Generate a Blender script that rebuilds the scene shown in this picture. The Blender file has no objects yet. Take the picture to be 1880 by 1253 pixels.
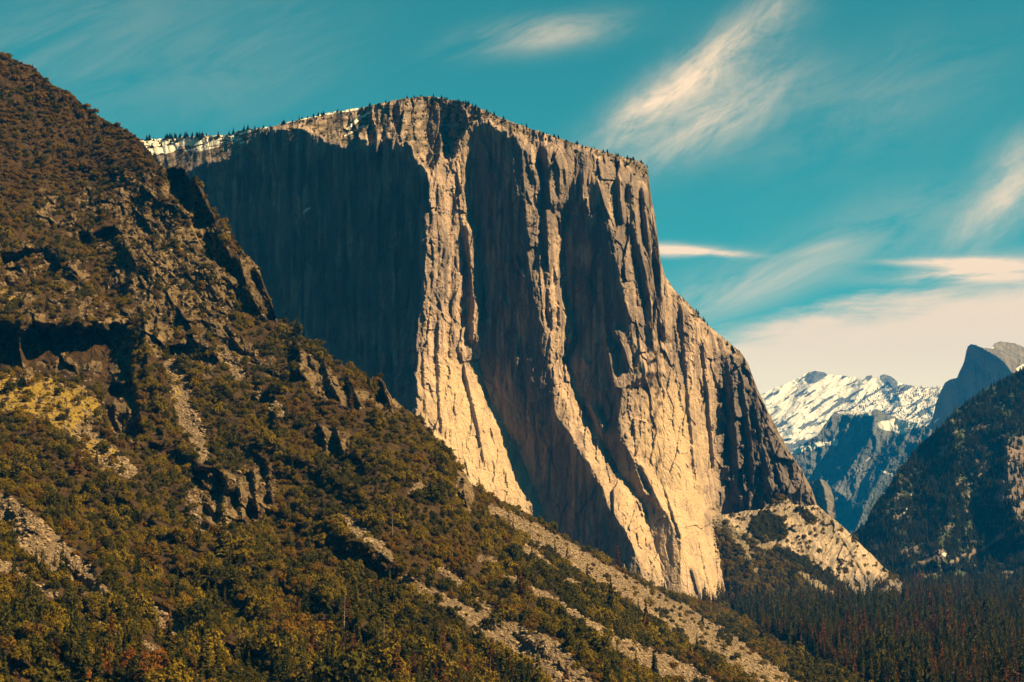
import bpy, math, random, time
import numpy as np
T0 = time.time()
random.seed(7)
RNG = np.random.default_rng(11)
SC = bpy.context.scene
COL = SC.collection

# ------------------------------------------------------------------ camera
F = 3100.0                    # focal length in photo pixels (photo is 1880 wide)
CX, CY, HOR = 940.0, 626.5, 960.0
CAMZ = 160.0                  # eye height above the valley floor, metres
TH = math.atan((HOR - CY) / F)
cam_d = bpy.data.cameras.new('camera')
cam = bpy.data.objects.new('camera', cam_d)
COL.objects.link(cam)
cam.location = (0, 0, CAMZ)
cam.rotation_euler = (math.pi / 2 + TH, 0, 0)
cam_d.sensor_fit = 'HORIZONTAL'
cam_d.sensor_width = 36
cam_d.lens = 36 * F / 1880
cam_d.clip_start = 1
cam_d.clip_end = 90000
SC.camera = cam

def unproj(x, y, D):
    """photo ray through (x, y) carried to the distance D north of the camera"""
    u = (x - CX) / F
    v = (CY - y) / F
    fy = math.cos(TH) - v * math.sin(TH)
    fz = math.sin(TH) + v * math.cos(TH)
    return u / fy * D, D + 0 * x, fz / fy * D + CAMZ

def ground_D(y):
    v = (CY - y) / F
    return -CAMZ * (math.cos(TH) - v * math.sin(TH)) / (math.sin(TH) + v * math.cos(TH))

# ------------------------------------------------------------------ noise
def _h(ix, iy, seed):
    n = (ix.astype(np.int64) * 374761393 + iy.astype(np.int64) * 668265263 + seed * 974634777) & 0xFFFFFFFF
    n = ((n ^ (n >> 13)) * 1274126177) & 0xFFFFFFFF
    n = (n ^ (n >> 16)) & 0xFFFFFFFF
    n = (n * 2246822519) & 0xFFFFFFFF
    return ((n ^ (n >> 15)) & 0xFFFFFF).astype(np.float32) / 16777216.0

def gnoise(x, y, seed=0):
    ix = np.floor(x); iy = np.floor(y)
    fx = (x - ix).astype(np.float32); fy = (y - iy).astype(np.float32)
    u = fx * fx * fx * (fx * (fx * 6 - 15) + 10); v = fy * fy * fy * (fy * (fy * 6 - 15) + 10)
    out = 0
    r = []
    for dy in (0, 1):
        for dx in (0, 1):
            a = _h(ix + dx, iy + dy, seed) * 6.2831853
            r.append(np.cos(a) * (fx - dx) + np.sin(a) * (fy - dy))
    a = r[0] + (r[1] - r[0]) * u; b = r[2] + (r[3] - r[2]) * u
    return (a + (b - a) * v) * 1.5

def fbm(x, y, octv=4, seed=0, gain=.5, ridged=False):
    s = 0; a = 1.0
    for i in range(octv):
        n = gnoise(x * 2 ** i + 17.3 * i, y * 2 ** i + 5.1 * i, seed + i)
        if ridged: n = 1 - 2 * np.abs(n)
        s = s + a * n; a *= gain
    return s

def facets(x, y, size, seed, ay=1.0):
    """angular blocks: every cell is a randomly tilted plane (unit slope), in pixels"""
    X = x / size; Y = y / (size * ay)
    ix = np.floor(X); iy = np.floor(Y)
    best = np.full(X.shape, 9e9, np.float32); out = np.zeros(X.shape, np.float32)
    for dy in (-1, 0, 1):
        for dx in (-1, 0, 1):
            cx = ix + dx; cy = iy + dy
            px = cx + _h(cx, cy, seed); py = cy + _h(cx, cy, seed + 1)
            ex = (X - px).astype(np.float32); ey = (Y - py).astype(np.float32)
            d = ex * ex + ey * ey
            h = (_h(cx, cy, seed + 2) - .5) * .9
            gx = (_h(cx, cy, seed + 3) - .5) * 2; gy = (_h(cx, cy, seed + 4) - .5) * 2
            v = h + gx * ex + gy * ey
            m = d < best
            best = np.where(m, d, best); out = np.where(m, v, out)
    return out * size

def sst(a, b, x):
    t = np.clip((x - a) / (b - a), 0, 1)
    return t * t * (3 - 2 * t)

# ------------------------------------------------------------------ maps
class Map:
    """a working grid over a window of the photo (1 px cells)"""
    def __init__(s, x0, y0, x1, y1):
        s.x0, s.y0, s.x1, s.y1 = x0, y0, x1, y1
        s.X, s.Y = np.meshgrid(np.arange(x0, x1 + 1, dtype=np.float32), np.arange(y0, y1 + 1, dtype=np.float32))
        s.f = {}
    def poly(s, pts, blur=3, wob=0, seed=0):
        X, Y = s.X, s.Y
        if wob:
            X = X + wob * fbm(s.X / 22, s.Y / 22, 3, seed + 50); Y = Y + wob * fbm(s.X / 22, s.Y / 22, 3, seed + 90)
        ins = np.zeros(X.shape, bool)
        n = len(pts)
        for i in range(n):
            (xa, ya), (xb, yb) = pts[i], pts[(i + 1) % n]
            if ya == yb: continue
            c = (ya > Y) != (yb > Y)
            ins ^= c & (X < (xb - xa) * (Y - ya) / (yb - ya) + xa)
        return blur_(ins.astype(np.float32), blur)
    def stroke(s, pts, wob=0, seed=0):
        """soft brush along points (x, y, halfwidth)"""
        X, Y = s.X, s.Y
        if wob:
            X = X + wob * fbm(s.X / 14, s.Y / 14, 3, seed + 50); Y = Y + wob * fbm(s.X / 14, s.Y / 14, 3, seed + 90)
        m = np.zeros(X.shape, np.float32)
        for (xa, ya, wa), (xb, yb, wb) in zip(pts, pts[1:]):
            L2 = (xb - xa) ** 2 + (yb - ya) ** 2
            t = np.clip(((X - xa) * (xb - xa) + (Y - ya) * (yb - ya)) / L2, 0, 1)
            d = np.hypot(X - xa - t * (xb - xa), Y - ya - t * (yb - ya)) / (wa + t * (wb - wa))
            m = np.maximum(m, 1 - sst(.75, 1.15, d))
        return m
    def samp(s, a, x, y):
        fx = np.clip(x - s.x0, 0, a.shape[1] - 1.001); fy = np.clip(y - s.y0, 0, a.shape[0] - 1.001)
        ix = fx.astype(int); iy = fy.astype(int); tx = fx - ix; ty = fy - iy
        return ((a[iy, ix] * (1 - tx) + a[iy, ix + 1] * tx) * (1 - ty) + (a[iy + 1, ix] * (1 - tx) + a[iy + 1, ix + 1] * tx) * ty)

def blur_(a, r):
    r = int(r)
    if r < 1: return a
    for _ in range(2):
        for ax in (0, 1):
            p = np.pad(a, [(r + 1, r) if k == ax else (0, 0) for k in (0, 1)], 'edge')
            c = np.cumsum(p, axis=ax, dtype=np.float64)
            n = 2 * r + 1
            a = ((c[n:, :] - c[:-n, :]) if ax == 0 else (c[:, n:] - c[:, :-n])) / n
    return a.astype(np.float32)

def line(pts):
    xs = [p[0] for p in pts]; ys = [p[1] for p in pts]
    return lambda x: np.interp(x, xs, ys)

def tps(pts, X, Y, step=8):
    """thin plate spline through (x, y, D)"""
    P = np.array(pts, float); s = 1000.0
    x, y, v = P[:, 0] / s, P[:, 1] / s, P[:, 2]
    n = len(P)
    def U(d2): return np.where(d2 > 0, d2 * np.log(d2 + 1e-12), 0)
    K = U((x[:, None] - x[None]) ** 2 + (y[:, None] - y[None]) ** 2) + np.eye(n) * 1e-4
    A = np.zeros((n + 3, n + 3)); A[:n, :n] = K; A[:n, n] = 1; A[:n, n + 1] = x; A[:n, n + 2] = y; A[n:, :n] = A[:n, n:].T
    w = np.linalg.solve(A, np.r_[v, 0, 0, 0])
    gx = X[0, ::step]; gy = Y[::step, 0]
    gx = np.r_[gx, gx[-1] + step]; gy = np.r_[gy, gy[-1] + step]
    GX, GY = np.meshgrid(gx / s, gy / s)
    out = w[n] + w[n + 1] * GX + w[n + 2] * GY
    for i in range(n): out += w[i] * U((GX - x[i]) ** 2 + (GY - y[i]) ** 2)
    fx = (X[0] - X[0, 0]) / step; fy = (Y[:, 0] - Y[0, 0]) / step
    ix = fx.astype(int); iy = fy.astype(int); tx = fx - ix; ty = (fy - iy)[:, None]
    a = out[iy][:, ix] * (1 - tx) + out[iy][:, ix + 1] * tx
    b = out[iy + 1][:, ix] * (1 - tx) + out[iy + 1][:, ix + 1] * tx
    return (a * (1 - ty) + b * ty).astype(np.float32)

def rib(m, D, pts, wl, wr, A):
    """a buttress with its crest along pts: short steep left flank, long right flank"""
    ys = [p[1] for p in pts]; xs = [p[0] for p in pts]
    xc = np.interp(m.Y[:, 0], ys, xs)[:, None]
    d = m.X - xc
    p = np.where(d > 0, 1 - d / wr, 1 + d / wl).clip(0, 1)
    e = sst(ys[0] - 12, ys[0] + 12, m.Y) * (1 - sst(ys[-1] - 12, ys[-1] + 12, m.Y))
    D -= A * p * e

# ------------------------------------------------------------------ meshes
def mesh_obj(name, V, Fq, mat=None, smooth=False, attrs=None, tri=False):
    me = bpy.data.meshes.new(name)
    V = np.asarray(V, np.float32); Fq = np.asarray(Fq, np.int32)
    k = Fq.shape[1]
    me.vertices.add(len(V)); me.vertices.foreach_set('co', V.ravel())
    me.loops.add(Fq.size); me.loops.foreach_set('vertex_index', Fq.ravel())
    me.polygons.add(len(Fq)); me.polygons.foreach_set('loop_start', np.arange(0, Fq.size, k, dtype=np.int32))
    me.polygons.foreach_set('use_smooth', np.full(len(Fq), smooth))
    if attrs is not None:
        a = me.attributes.new('kind_mask', 'FLOAT_COLOR', 'POINT')
        a.data.foreach_set('color', np.asarray(attrs, np.float32).ravel())
    me.update(calc_edges=True)
    if mat: me.materials.append(mat)
    o = bpy.data.objects.new(name, me)
    return o

def link(o, parent=None):
    COL.objects.link(o)
    if parent: o.parent = parent
    return o

def tag(o, label=None, cat=None, group=None, kind=None):
    if label: o['label'] = label
    if cat: o['category'] = cat
    if group: o['group'] = group
    if kind: o['kind'] = kind
    return o

def layer(name, m, D, x0, x1, nx, ny, sky, bot, mat, masks, back, smooth=True, zmin=-2.0, jit=0, jscale=9.):
    xs = np.linspace(x0, x1, nx)
    ys_ = sky(xs)
    if jit: ys_ = ys_ + jit * fbm(xs / jscale, xs * 0 + 3.3, 4, 77)
    yb = bot(xs)
    yb = np.maximum(yb, ys_ + 2)
    t = np.linspace(0, 1, ny)[:, None]
    Yp = yb[None] * (1 - t) + ys_[None] * t
    Xp = np.repeat(xs[None], ny, 0)
    d = m.samp(D, Xp, Yp)
    wx, wy, wz = unproj(Xp, Yp, d)
    M = [m.samp(k, Xp, Yp) if k is not None else 0 * Xp for k in masks]
    bx, by, bz, bm = [], [], [], [[], [], [], []]
    for (dy, dz) in back:
        r = wz[-1] + dz
        bx.append(wx[-1] * (1 + dy / by_safe(wy[-1]))); by.append(wy[-1] + dy); bz.append(r)
        for k in range(4): bm[k].append(M[k][-1])
    WX = np.vstack([wx] + bx); WY = np.vstack([wy] + by); WZ = np.vstack([wz] + bz)
    WZ = np.maximum(WZ, zmin)
    MM = np.stack([np.vstack([M[k]] + bm[k]) for k in range(4)], -1)
    n = WX.shape[0]
    idx = np.arange(n * nx).reshape(n, nx)
    q = np.stack([idx[:-1, :-1], idx[:-1, 1:], idx[1:, 1:], idx[1:, :-1]], -1).reshape(-1, 4)
    # a flank of rock that reaches below the ground on every side is not drawn twice: drop faces wholly at zmin
    z = WZ.ravel()[q]
    q = q[z.max(1) > zmin + .01]
    o = mesh_obj(name, np.stack([WX, WY, WZ], -1).reshape(-1, 3), q, mat, smooth, MM.reshape(-1, 4))
    return link(o)

def by_safe(a): return np.maximum(a, 1)

# ------------------------------------------------------------------ shader helpers
class NT:
    def __init__(s, tree):
        s.t = tree; s.n = tree.nodes; s.l = tree.links
    def new(s, typ, **kw):
        n = s.n.new(typ)
        for k, v in kw.items():
            if k.startswith('i_'):
                key = k[2:]
                key = int(key) if key.isdigit() else key.replace('_', ' ')
                s.set(n.inputs[key], v)
            else: setattr(n, k, v)
        return n
    def set(s, sock, v):
        if isinstance(v, bpy.types.NodeSocket): s.l.new(v, sock)
        elif isinstance(v, bpy.types.Node): s.l.new(v.outputs[0], sock)
        else:
            if hasattr(sock, 'default_value'):
                if sock.type == 'RGBA' and len(v) == 3: v = (*v, 1)
                sock.default_value = v
    def math(s, op, a, b=0.0, c=0.0, clamp=False):
        n = s.n.new('ShaderNodeMath'); n.operation = op; n.use_clamp = clamp
        s.set(n.inputs[0], a); s.set(n.inputs[1], b); s.set(n.inputs[2], c)
        return n.outputs[0]
    def mix(s, f, a, b, mode='MIX'):
        n = s.n.new('ShaderNodeMix'); n.data_type = 'RGBA'; n.blend_type = mode; n.clamp_factor = True
        s.set(n.inputs[0], f); s.set(n.inputs[6], a); s.set(n.inputs[7], b)
        return n.outputs[2]
    def noise(s, vec, scale, detail=4, rough=.55, dist=0.0):
        n = s.new('ShaderNodeTexNoise'); n.inputs['Scale'].default_value = scale
        n.inputs['Detail'].default_value = detail; n.inputs['Roughness'].default_value = rough
        n.inputs['Distortion'].default_value = dist
        s.set(n.inputs['Vector'], vec)
        return n.outputs[0]
    def ramp(s, f, a, b, ca=0.0, cb=1.0):
        n = s.new('ShaderNodeMapRange'); n.interpolation_type = 'SMOOTHSTEP'
        s.set(n.inputs[0], f)
        for i, v in enumerate((a, b, ca, cb)): n.inputs[i + 1].default_value = v
        return n.outputs[0]
    def s_add(s, a, b):
        n = s.n.new('ShaderNodeVectorMath'); n.operation = 'ADD'; s.set(n.inputs[0], a); s.set(n.inputs[1], b); return n.outputs[0]
    def noise_c(s, vec, scale, amp):
        n = s.new('ShaderNodeTexNoise'); n.inputs['Scale'].default_value = scale; n.inputs['Detail'].default_value = 4
        s.set(n.inputs['Vector'], vec)
        return s.vmul(n.outputs['Color'], (amp, amp, amp))
    def vmul(s, v, k):
        n = s.n.new('ShaderNodeVectorMath'); n.operation = 'MULTIPLY'
        s.set(n.inputs[0], v); n.inputs[1].default_value = k
        return n.outputs[0]

def material(name):
    m = bpy.data.materials.new(name); m.use_nodes = True
    t = NT(m.node_tree)
    b = m.node_tree.nodes['Principled BSDF']
    b.inputs['Roughness'].default_value = .9
    b.inputs['Specular IOR Level'].default_value = .15
    return m, t, b

def rock_mat(name, c1, c2, cdark, csoil, ctal, k=1.0, streak=.8, bump=1.0, csnow=(.50, .46, .41), tdark=.35):
    """granite: warm and grey patches, vertical water streaks, cracks; masks: soil, snow, scree, dark rock and painted shade"""
    m, t, b = material(name)
    geo = t.new('ShaderNodeNewGeometry'); P = geo.outputs['Position']
    at = t.new('ShaderNodeAttribute', attribute_name='kind_mask')
    sep = t.new('ShaderNodeSeparateColor'); t.set(sep.inputs[0], at.outputs['Color'])
    soil, snow, scree = sep.outputs[0], sep.outputs[1], sep.outputs[2]
    dark = at.outputs['Alpha']
    n1 = t.noise(P, .006 * k, 5, .6)
    base = t.mix(t.ramp(n1, .35, .65), c1, c2)
    n2 = t.noise(P, .06 * k, 5, .65)
    base = t.mix(t.ramp(n2, .3, .75, 0, .55), base, tuple(c * .6 for c in c1))
    sv = t.vmul(P, (.055 * k, .055 * k, .0045 * k))
    n3 = t.noise(sv, 1.0, 5, .6, .3)
    base = t.mix(t.ramp(n3, .43, .64, 0, streak), base, cdark)
    blot = t.noise(t.vmul(P, (1, 1, .45)), .013 * k, 6, .68, .6)
    base = t.mix(t.ramp(blot, .48, .62, 0, streak * .6), base, cdark)
    sv2 = t.vmul(P, (.02 * k, .02 * k, .0022 * k))
    n4 = t.noise(sv2, 1.0, 4, .55, .2)
    base = t.mix(t.ramp(n4, .55, .72, 0, streak * .6), base, tuple(min(1, c * 1.35) for c in c1))
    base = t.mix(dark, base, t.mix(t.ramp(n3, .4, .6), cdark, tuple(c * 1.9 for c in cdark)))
    n5 = t.noise(P, .35 * k, 3, .6)
    base = t.mix(t.ramp(n5, .3, .7, 0, .35), base, tuple(c * .35 for c in c2))
    dv = t.s_add(P, t.noise_c(P, .02 * k, 30 / k))
    ck = t.new('ShaderNodeTexVoronoi', feature='DISTANCE_TO_EDGE'); ck.inputs['Scale'].default_value = 1.0
    t.set(ck.inputs['Vector'], t.vmul(dv, (.028 * k, .028 * k, .0042 * k)))
    ck2 = t.new('ShaderNodeTexVoronoi', feature='DISTANCE_TO_EDGE'); ck2.inputs['Scale'].default_value = 1.0
    t.set(ck2.inputs['Vector'], t.vmul(dv, (.080 * k, .080 * k, .022 * k)))
    crk = t.math('MULTIPLY', t.ramp(ck.outputs['Distance'], .0, .05, .5, 1), t.ramp(ck2.outputs['Distance'], .0, .09, .8, 1))
    base = t.mix(t.math('SUBTRACT', 1.0, crk), base, tuple(c * .25 for c in c2))
    # scree: pale broken stone
    vor = t.new('ShaderNodeTexVoronoi'); vor.inputs['Scale'].default_value = .38 * k; t.set(vor.inputs['Vector'], P)
    tal = t.mix(t.ramp(vor.outputs['Distance'], .15, .8), ctal, tuple(c * tdark for c in ctal))
    sc_f = t.ramp(t.math('ADD', scree, t.math('MULTIPLY', t.math('SUBTRACT', n2, .5), .5)), .35, .6) if tdark < .5 else t.ramp(t.math('ADD', scree, t.math('MULTIPLY', t.math('SUBTRACT', n2, .5), .3)), .0, .75)
    base = t.mix(sc_f, base, tal)
    so = t.mix(t.ramp(n2, .4, .6), csoil, tuple(c * .5 for c in csoil))
    so_f = t.ramp(t.math('ADD', soil, t.math('MULTIPLY', t.math('SUBTRACT', n5, .5), .9)), .35, .6)
    base = t.mix(so_f, base, so)
    sn_f = t.ramp(t.math('ADD', snow, t.math('MULTIPLY', t.math('SUBTRACT', t.noise(t.vmul(P, (.5, .5, 2.2)), .03 * k, 4, .6), .5), 1.0)), .45, .6)
    base = t.mix(sn_f, base, csnow)
    t.set(b.inputs['Base Color'], base)
    bp = t.new('ShaderNodeBump'); bp.inputs['Strength'].default_value = .8 * bump; bp.inputs['Distance'].default_value = 2.2 / k
    hsum = t.math('ADD', t.math('MULTIPLY', n5, .8), t.math('MULTIPLY', n3, 1.2))
    hsum = t.math('ADD', hsum, t.math('MULTIPLY', t.noise(P, .12 * k, 4, .6), 1.6))
    hsum = t.math('ADD', hsum, t.math('MULTIPLY', crk, 1.5))
    t.set(bp.inputs['Height'], hsum); t.set(b.inputs['Normal'], bp)
    return m

def leaf_mat(name, ca, cb, trans=.25):
    m, t, b = material(name)
    oi = t.new('ShaderNodeObjectInfo')
    geo = t.new('ShaderNodeNewGeometry')
    n = t.noise(geo.outputs['Position'], .012, 3)
    f = t.math('ADD', t.math('MULTIPLY', oi.outputs['Random'], .7), t.math('MULTIPLY', n, .5))
    c = t.mix(t.ramp(f, .2, 1.0), ca, cb)
    n2 = t.noise(geo.outputs['Position'], .5, 2)
    c = t.mix(t.ramp(n2, .35, .7, 0, .5), c, tuple(x * .4 for x in ca))
    t.set(b.inputs['Base Color'], c)
    b.inputs['Specular IOR Level'].default_value = .05
    tr = t.new('ShaderNodeBsdfTranslucent'); t.set(tr.inputs[0], c)
    mx = t.new('ShaderNodeMixShader'); mx.inputs[0].default_value = trans
    t.l.new(b.outputs[0], mx.inputs[1]); t.l.new(tr.outputs[0], mx.inputs[2])
    t.l.new(mx.outputs[0], m.node_tree.nodes['Material Output'].inputs[0])
    return m

def plain_mat(name, ca, cb, scale=.4):
    m, t, b = material(name)
    geo = t.new('ShaderNodeNewGeometry')
    n = t.noise(geo.outputs['Position'], scale, 5, .6)
    t.set(b.inputs['Base Color'], t.mix(t.ramp(n, .3, .7), ca, cb))
    return m

# ------------------------------------------------------------------ light
SUN_AZ, SUN_EL = math.radians(106), math.radians(43)     # azimuth clockwise from the view direction (+Y)
sd = bpy.data.lights.new('sun', 'SUN'); sd.energy = 5.0; sd.angle = math.radians(.5); sd.color = (1.0, .735, .355)
sun = link(bpy.data.objects.new('sun', sd))
sv = np.array([math.sin(SUN_AZ) * math.cos(SUN_EL), math.cos(SUN_AZ) * math.cos(SUN_EL), math.sin(SUN_EL)])
from mathutils import Vector
sun.rotation_euler = Vector(sv).to_track_quat('Z', 'Y').to_euler()
sun.location = (0, 0, 3000)

w = bpy.data.worlds.new('World'); SC.world = w; w.use_nodes = True
wt = NT(w.node_tree); bg = w.node_tree.nodes['Background']
skyt = wt.new('ShaderNodeTexSky', sky_type='NISHITA'); skyt.sun_disc = False
skyt.sun_elevation = SUN_EL; skyt.sun_rotation = SUN_AZ; skyt.altitude = 1400; skyt.air_density = 1.0; skyt.dust_density = .4; skyt.ozone_density = 2.0
SKYS = .035
tc = wt.new('ShaderNodeTexCoord')
sx = wt.new('ShaderNodeSeparateXYZ'); wt.set(sx.inputs[0], tc.outputs['Generated'])
yy = wt.math('MAXIMUM', sx.outputs[1], .02)
# bearing and height above the horizon as tangents; the clouds live in a ring of sky around the valley head
u_ = wt.math('MULTIPLY', wt.math('DIVIDE', sx.outputs[0], yy), 3.1)
v_ = wt.math('MULTIPLY', wt.math('DIVIDE', sx.outputs[2], yy), 3.1)
def cpt(x, y):
    a = unproj(np.array(float(x)), np.array(float(y)), 1.0)
    return float(a[0]) * 3.1, (float(a[2]) - CAMZ) * 3.1
front = wt.ramp(sx.outputs[1], .05, .3)
def rotuv(ang):
    c, s = math.cos(ang), math.sin(ang)
    p = wt.math('ADD', wt.math('MULTIPLY', u_, c), wt.math('MULTIPLY', v_, s))
    q = wt.math('ADD', wt.math('MULTIPLY', u_, -s), wt.math('MULTIPLY', v_, c))
    return p, q
def streak(ang, sp, sq, detail=6, rough=.62, dist=.4, off=0.0):
    p, q = rotuv(ang)
    cb = wt.new('ShaderNodeCombineXYZ')
    wt.set(cb.inputs[0], wt.math('MULTIPLY', p, sp)); wt.set(cb.inputs[1], wt.math('MULTIPLY', q, sq)); cb.inputs[2].default_value = off
    return wt.noise(cb.outputs[0], 1.0, detail, rough, dist)
def blob(x, y, L, W, ang, pw=1.0):
    cx, cy = cpt(x, y); L /= 1000; W /= 1000
    c, s = math.cos(ang), math.sin(ang)
    du = wt.math('SUBTRACT', u_, cx); dv = wt.math('SUBTRACT', v_, cy)
    p = wt.math('DIVIDE', wt.math('ADD', wt.math('MULTIPLY', du, c), wt.math('MULTIPLY', dv, s)), L)
    q = wt.math('DIVIDE', wt.math('ADD', wt.math('MULTIPLY', du, -s), wt.math('MULTIPLY', dv, c)), W)
    r2 = wt.math('ADD', wt.math('MULTIPLY', p, p), wt.math('MULTIPLY', q, q))
    return wt.math('MULTIPLY', wt.math('EXPONENT', wt.math('MULTIPLY', r2, -1.0)), pw)
s35 = wt.math('ADD', wt.math('MULTIPLY', streak(math.radians(33), 5.0, 14, 8, .68, .8), .7), wt.math('MULTIPLY', streak(math.radians(48), 9, 22, 6, .7, 1.2, 2.2), .3))
s20 = streak(math.radians(22), 3.4, 11, 8, .66, .7, off=3.7)
s0 = streak(math.radians(4), 4.0, 26, off=9.1)
big = streak(math.radians(28), 1.6, 4.5, 5, .55, .3, off=5.5)
def addm(a, b): return wt.math('ADD', a, b)
wisp = None
for bb in (blob(1340, 110, 150, 62, math.radians(38), .42), blob(1230, 250, 150, 50, math.radians(24), .28), blob(1262, 142, 135, 36, math.radians(36), 1.0), blob(1180, 205, 70, 26, math.radians(30), .5), blob(1330, 190, 150, 50, math.radians(22), .62),
           blob(1190, 205, 130, 36, math.radians(28), .5), blob(1380, 40, 120, 34, math.radians(35), .45),
           blob(1825, 385, 120, 46, math.radians(40), .85), blob(1875, 300, 70, 50, math.radians(50), .6),
           blob(1290, 255, 170, 36, math.radians(20), .38)):
    wisp = bb if wisp is None else addm(wisp, bb)
wisp = wt.math('MULTIPLY', wisp, wt.ramp(s35, .22, .88))
w2 = None
for bb in (blob(1000, 62, 125, 30, math.radians(8), .55), blob(1450, 500, 170, 30, math.radians(16), .26),
           blob(1600, 420, 260, 60, math.radians(20), .16), blob(1330, 545, 150, 50, math.radians(12), .3),
           blob(130, 80, 260, 150, math.radians(25), .12), blob(470, 110, 180, 120, math.radians(20), .09),
           blob(1560, 200, 260, 90, math.radians(20), .14)):
    w2 = bb if w2 is None else addm(w2, bb)
w2 = wt.math('MULTIPLY', w2, wt.ramp(s20, .28, .68))
w3 = None
for bb in (blob(1245, 461, 85, 11, math.radians(-2), 1.5), blob(1330, 466, 60, 5, math.radians(-4), .7),
           blob(1745, 482, 110, 9, math.radians(-1), 1.3), blob(1760, 505, 130, 12, math.radians(3), .9),
           blob(1850, 500, 110, 30, math.radians(3), 1.0), blob(1510, 455, 60, 9, math.radians(16), .22)):
    w3 = bb if w3 is None else addm(w3, bb)
w3 = wt.math('MULTIPLY', w3, wt.ramp(s0, .25, .62))
# cloud bank low over the far range
uu0 = cpt(1200, 620)[0]; uu1 = cpt(1900, 500)[0]
edge = wt.new('ShaderNodeMapRange'); wt.set(edge.inputs[0], u_)
for i, v in enumerate((uu0, uu1, cpt(1200, 628)[1], cpt(1900, 515)[1])): edge.inputs[i + 1].default_value = v
h_ = wt.math('SUBTRACT', edge.outputs[0], v_)
h_ = addm(h_, wt.math('MULTIPLY', wt.math('SUBTRACT', s0, .5), .14))
h_ = addm(h_, wt.math('MULTIPLY', wt.math('SUBTRACT', big, .5), .10))
bank = wt.ramp(h_, -.035, .045)
cl = addm(addm(wisp, w2), w3)
cl = wt.math('MULTIPLY', cl, front)
cl = wt.math('MAXIMUM', cl, wt.math('MULTIPLY', wt.math('MULTIPLY', bank, .97), wt.math('MULTIPLY', front, wt.ramp(sx.outputs[2], -.03, -.005))), clamp=True)
# behind and beside the view the same broken high cloud goes on
elev = wt.ramp(sx.outputs[2], 0, 1)
tint = wt.mix(1.0, skyt.outputs[0], (.20, .97, .60), 'MULTIPLY')
bgc = wt.new('ShaderNodeVectorMath', operation='SCALE'); wt.set(bgc.inputs[0], tint); bgc.inputs['Scale'].default_value = SKYS
lowc = wt.mix(wt.ramp(v_, .10, .42), (.46, .37, .21), (.38, .27, .165))
fin = wt.mix(cl, bgc.outputs[0], lowc)
wt.set(bg.inputs['Color'], fin); bg.inputs['Strength'].default_value = 1.0
SC.view_settings.view_transform = 'Standard'; SC.view_settings.look = 'None'
SC.view_settings.exposure = 1.75; SC.view_settings.gamma = 1.0
SC.view_settings.use_curve_mapping = False

# ------------------------------------------------------------------ materials
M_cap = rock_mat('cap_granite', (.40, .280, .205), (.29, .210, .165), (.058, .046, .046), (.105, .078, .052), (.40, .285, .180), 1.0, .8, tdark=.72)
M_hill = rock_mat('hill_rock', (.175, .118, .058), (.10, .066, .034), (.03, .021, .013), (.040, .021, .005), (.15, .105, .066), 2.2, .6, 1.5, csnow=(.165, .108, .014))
M_east = rock_mat('east_granite', (.40, .30, .215), (.29, .225, .165), (.05, .042, .038), (.04, .030, .009), (.21, .16, .10), 1.2, .5)
M_right = rock_mat('south_rim_rock', (.19, .135, .11), (.13, .10, .085), (.03, .03, .03), (.040, .050, .020), (.24, .17, .13), .8, .4)
M_far = rock_mat('far_granite', (.135, .135, .13), (.095, .10, .10), (.04, .045, .05), (.02, .028, .02), (.15, .15, .14), .22, .4, .9)
M_dome = rock_mat('dome_granite', (.19, .155, .12), (.14, .125, .105), (.06, .055, .055), (.03, .03, .02), (.3, .27, .22), .3, .6, .6)

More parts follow.
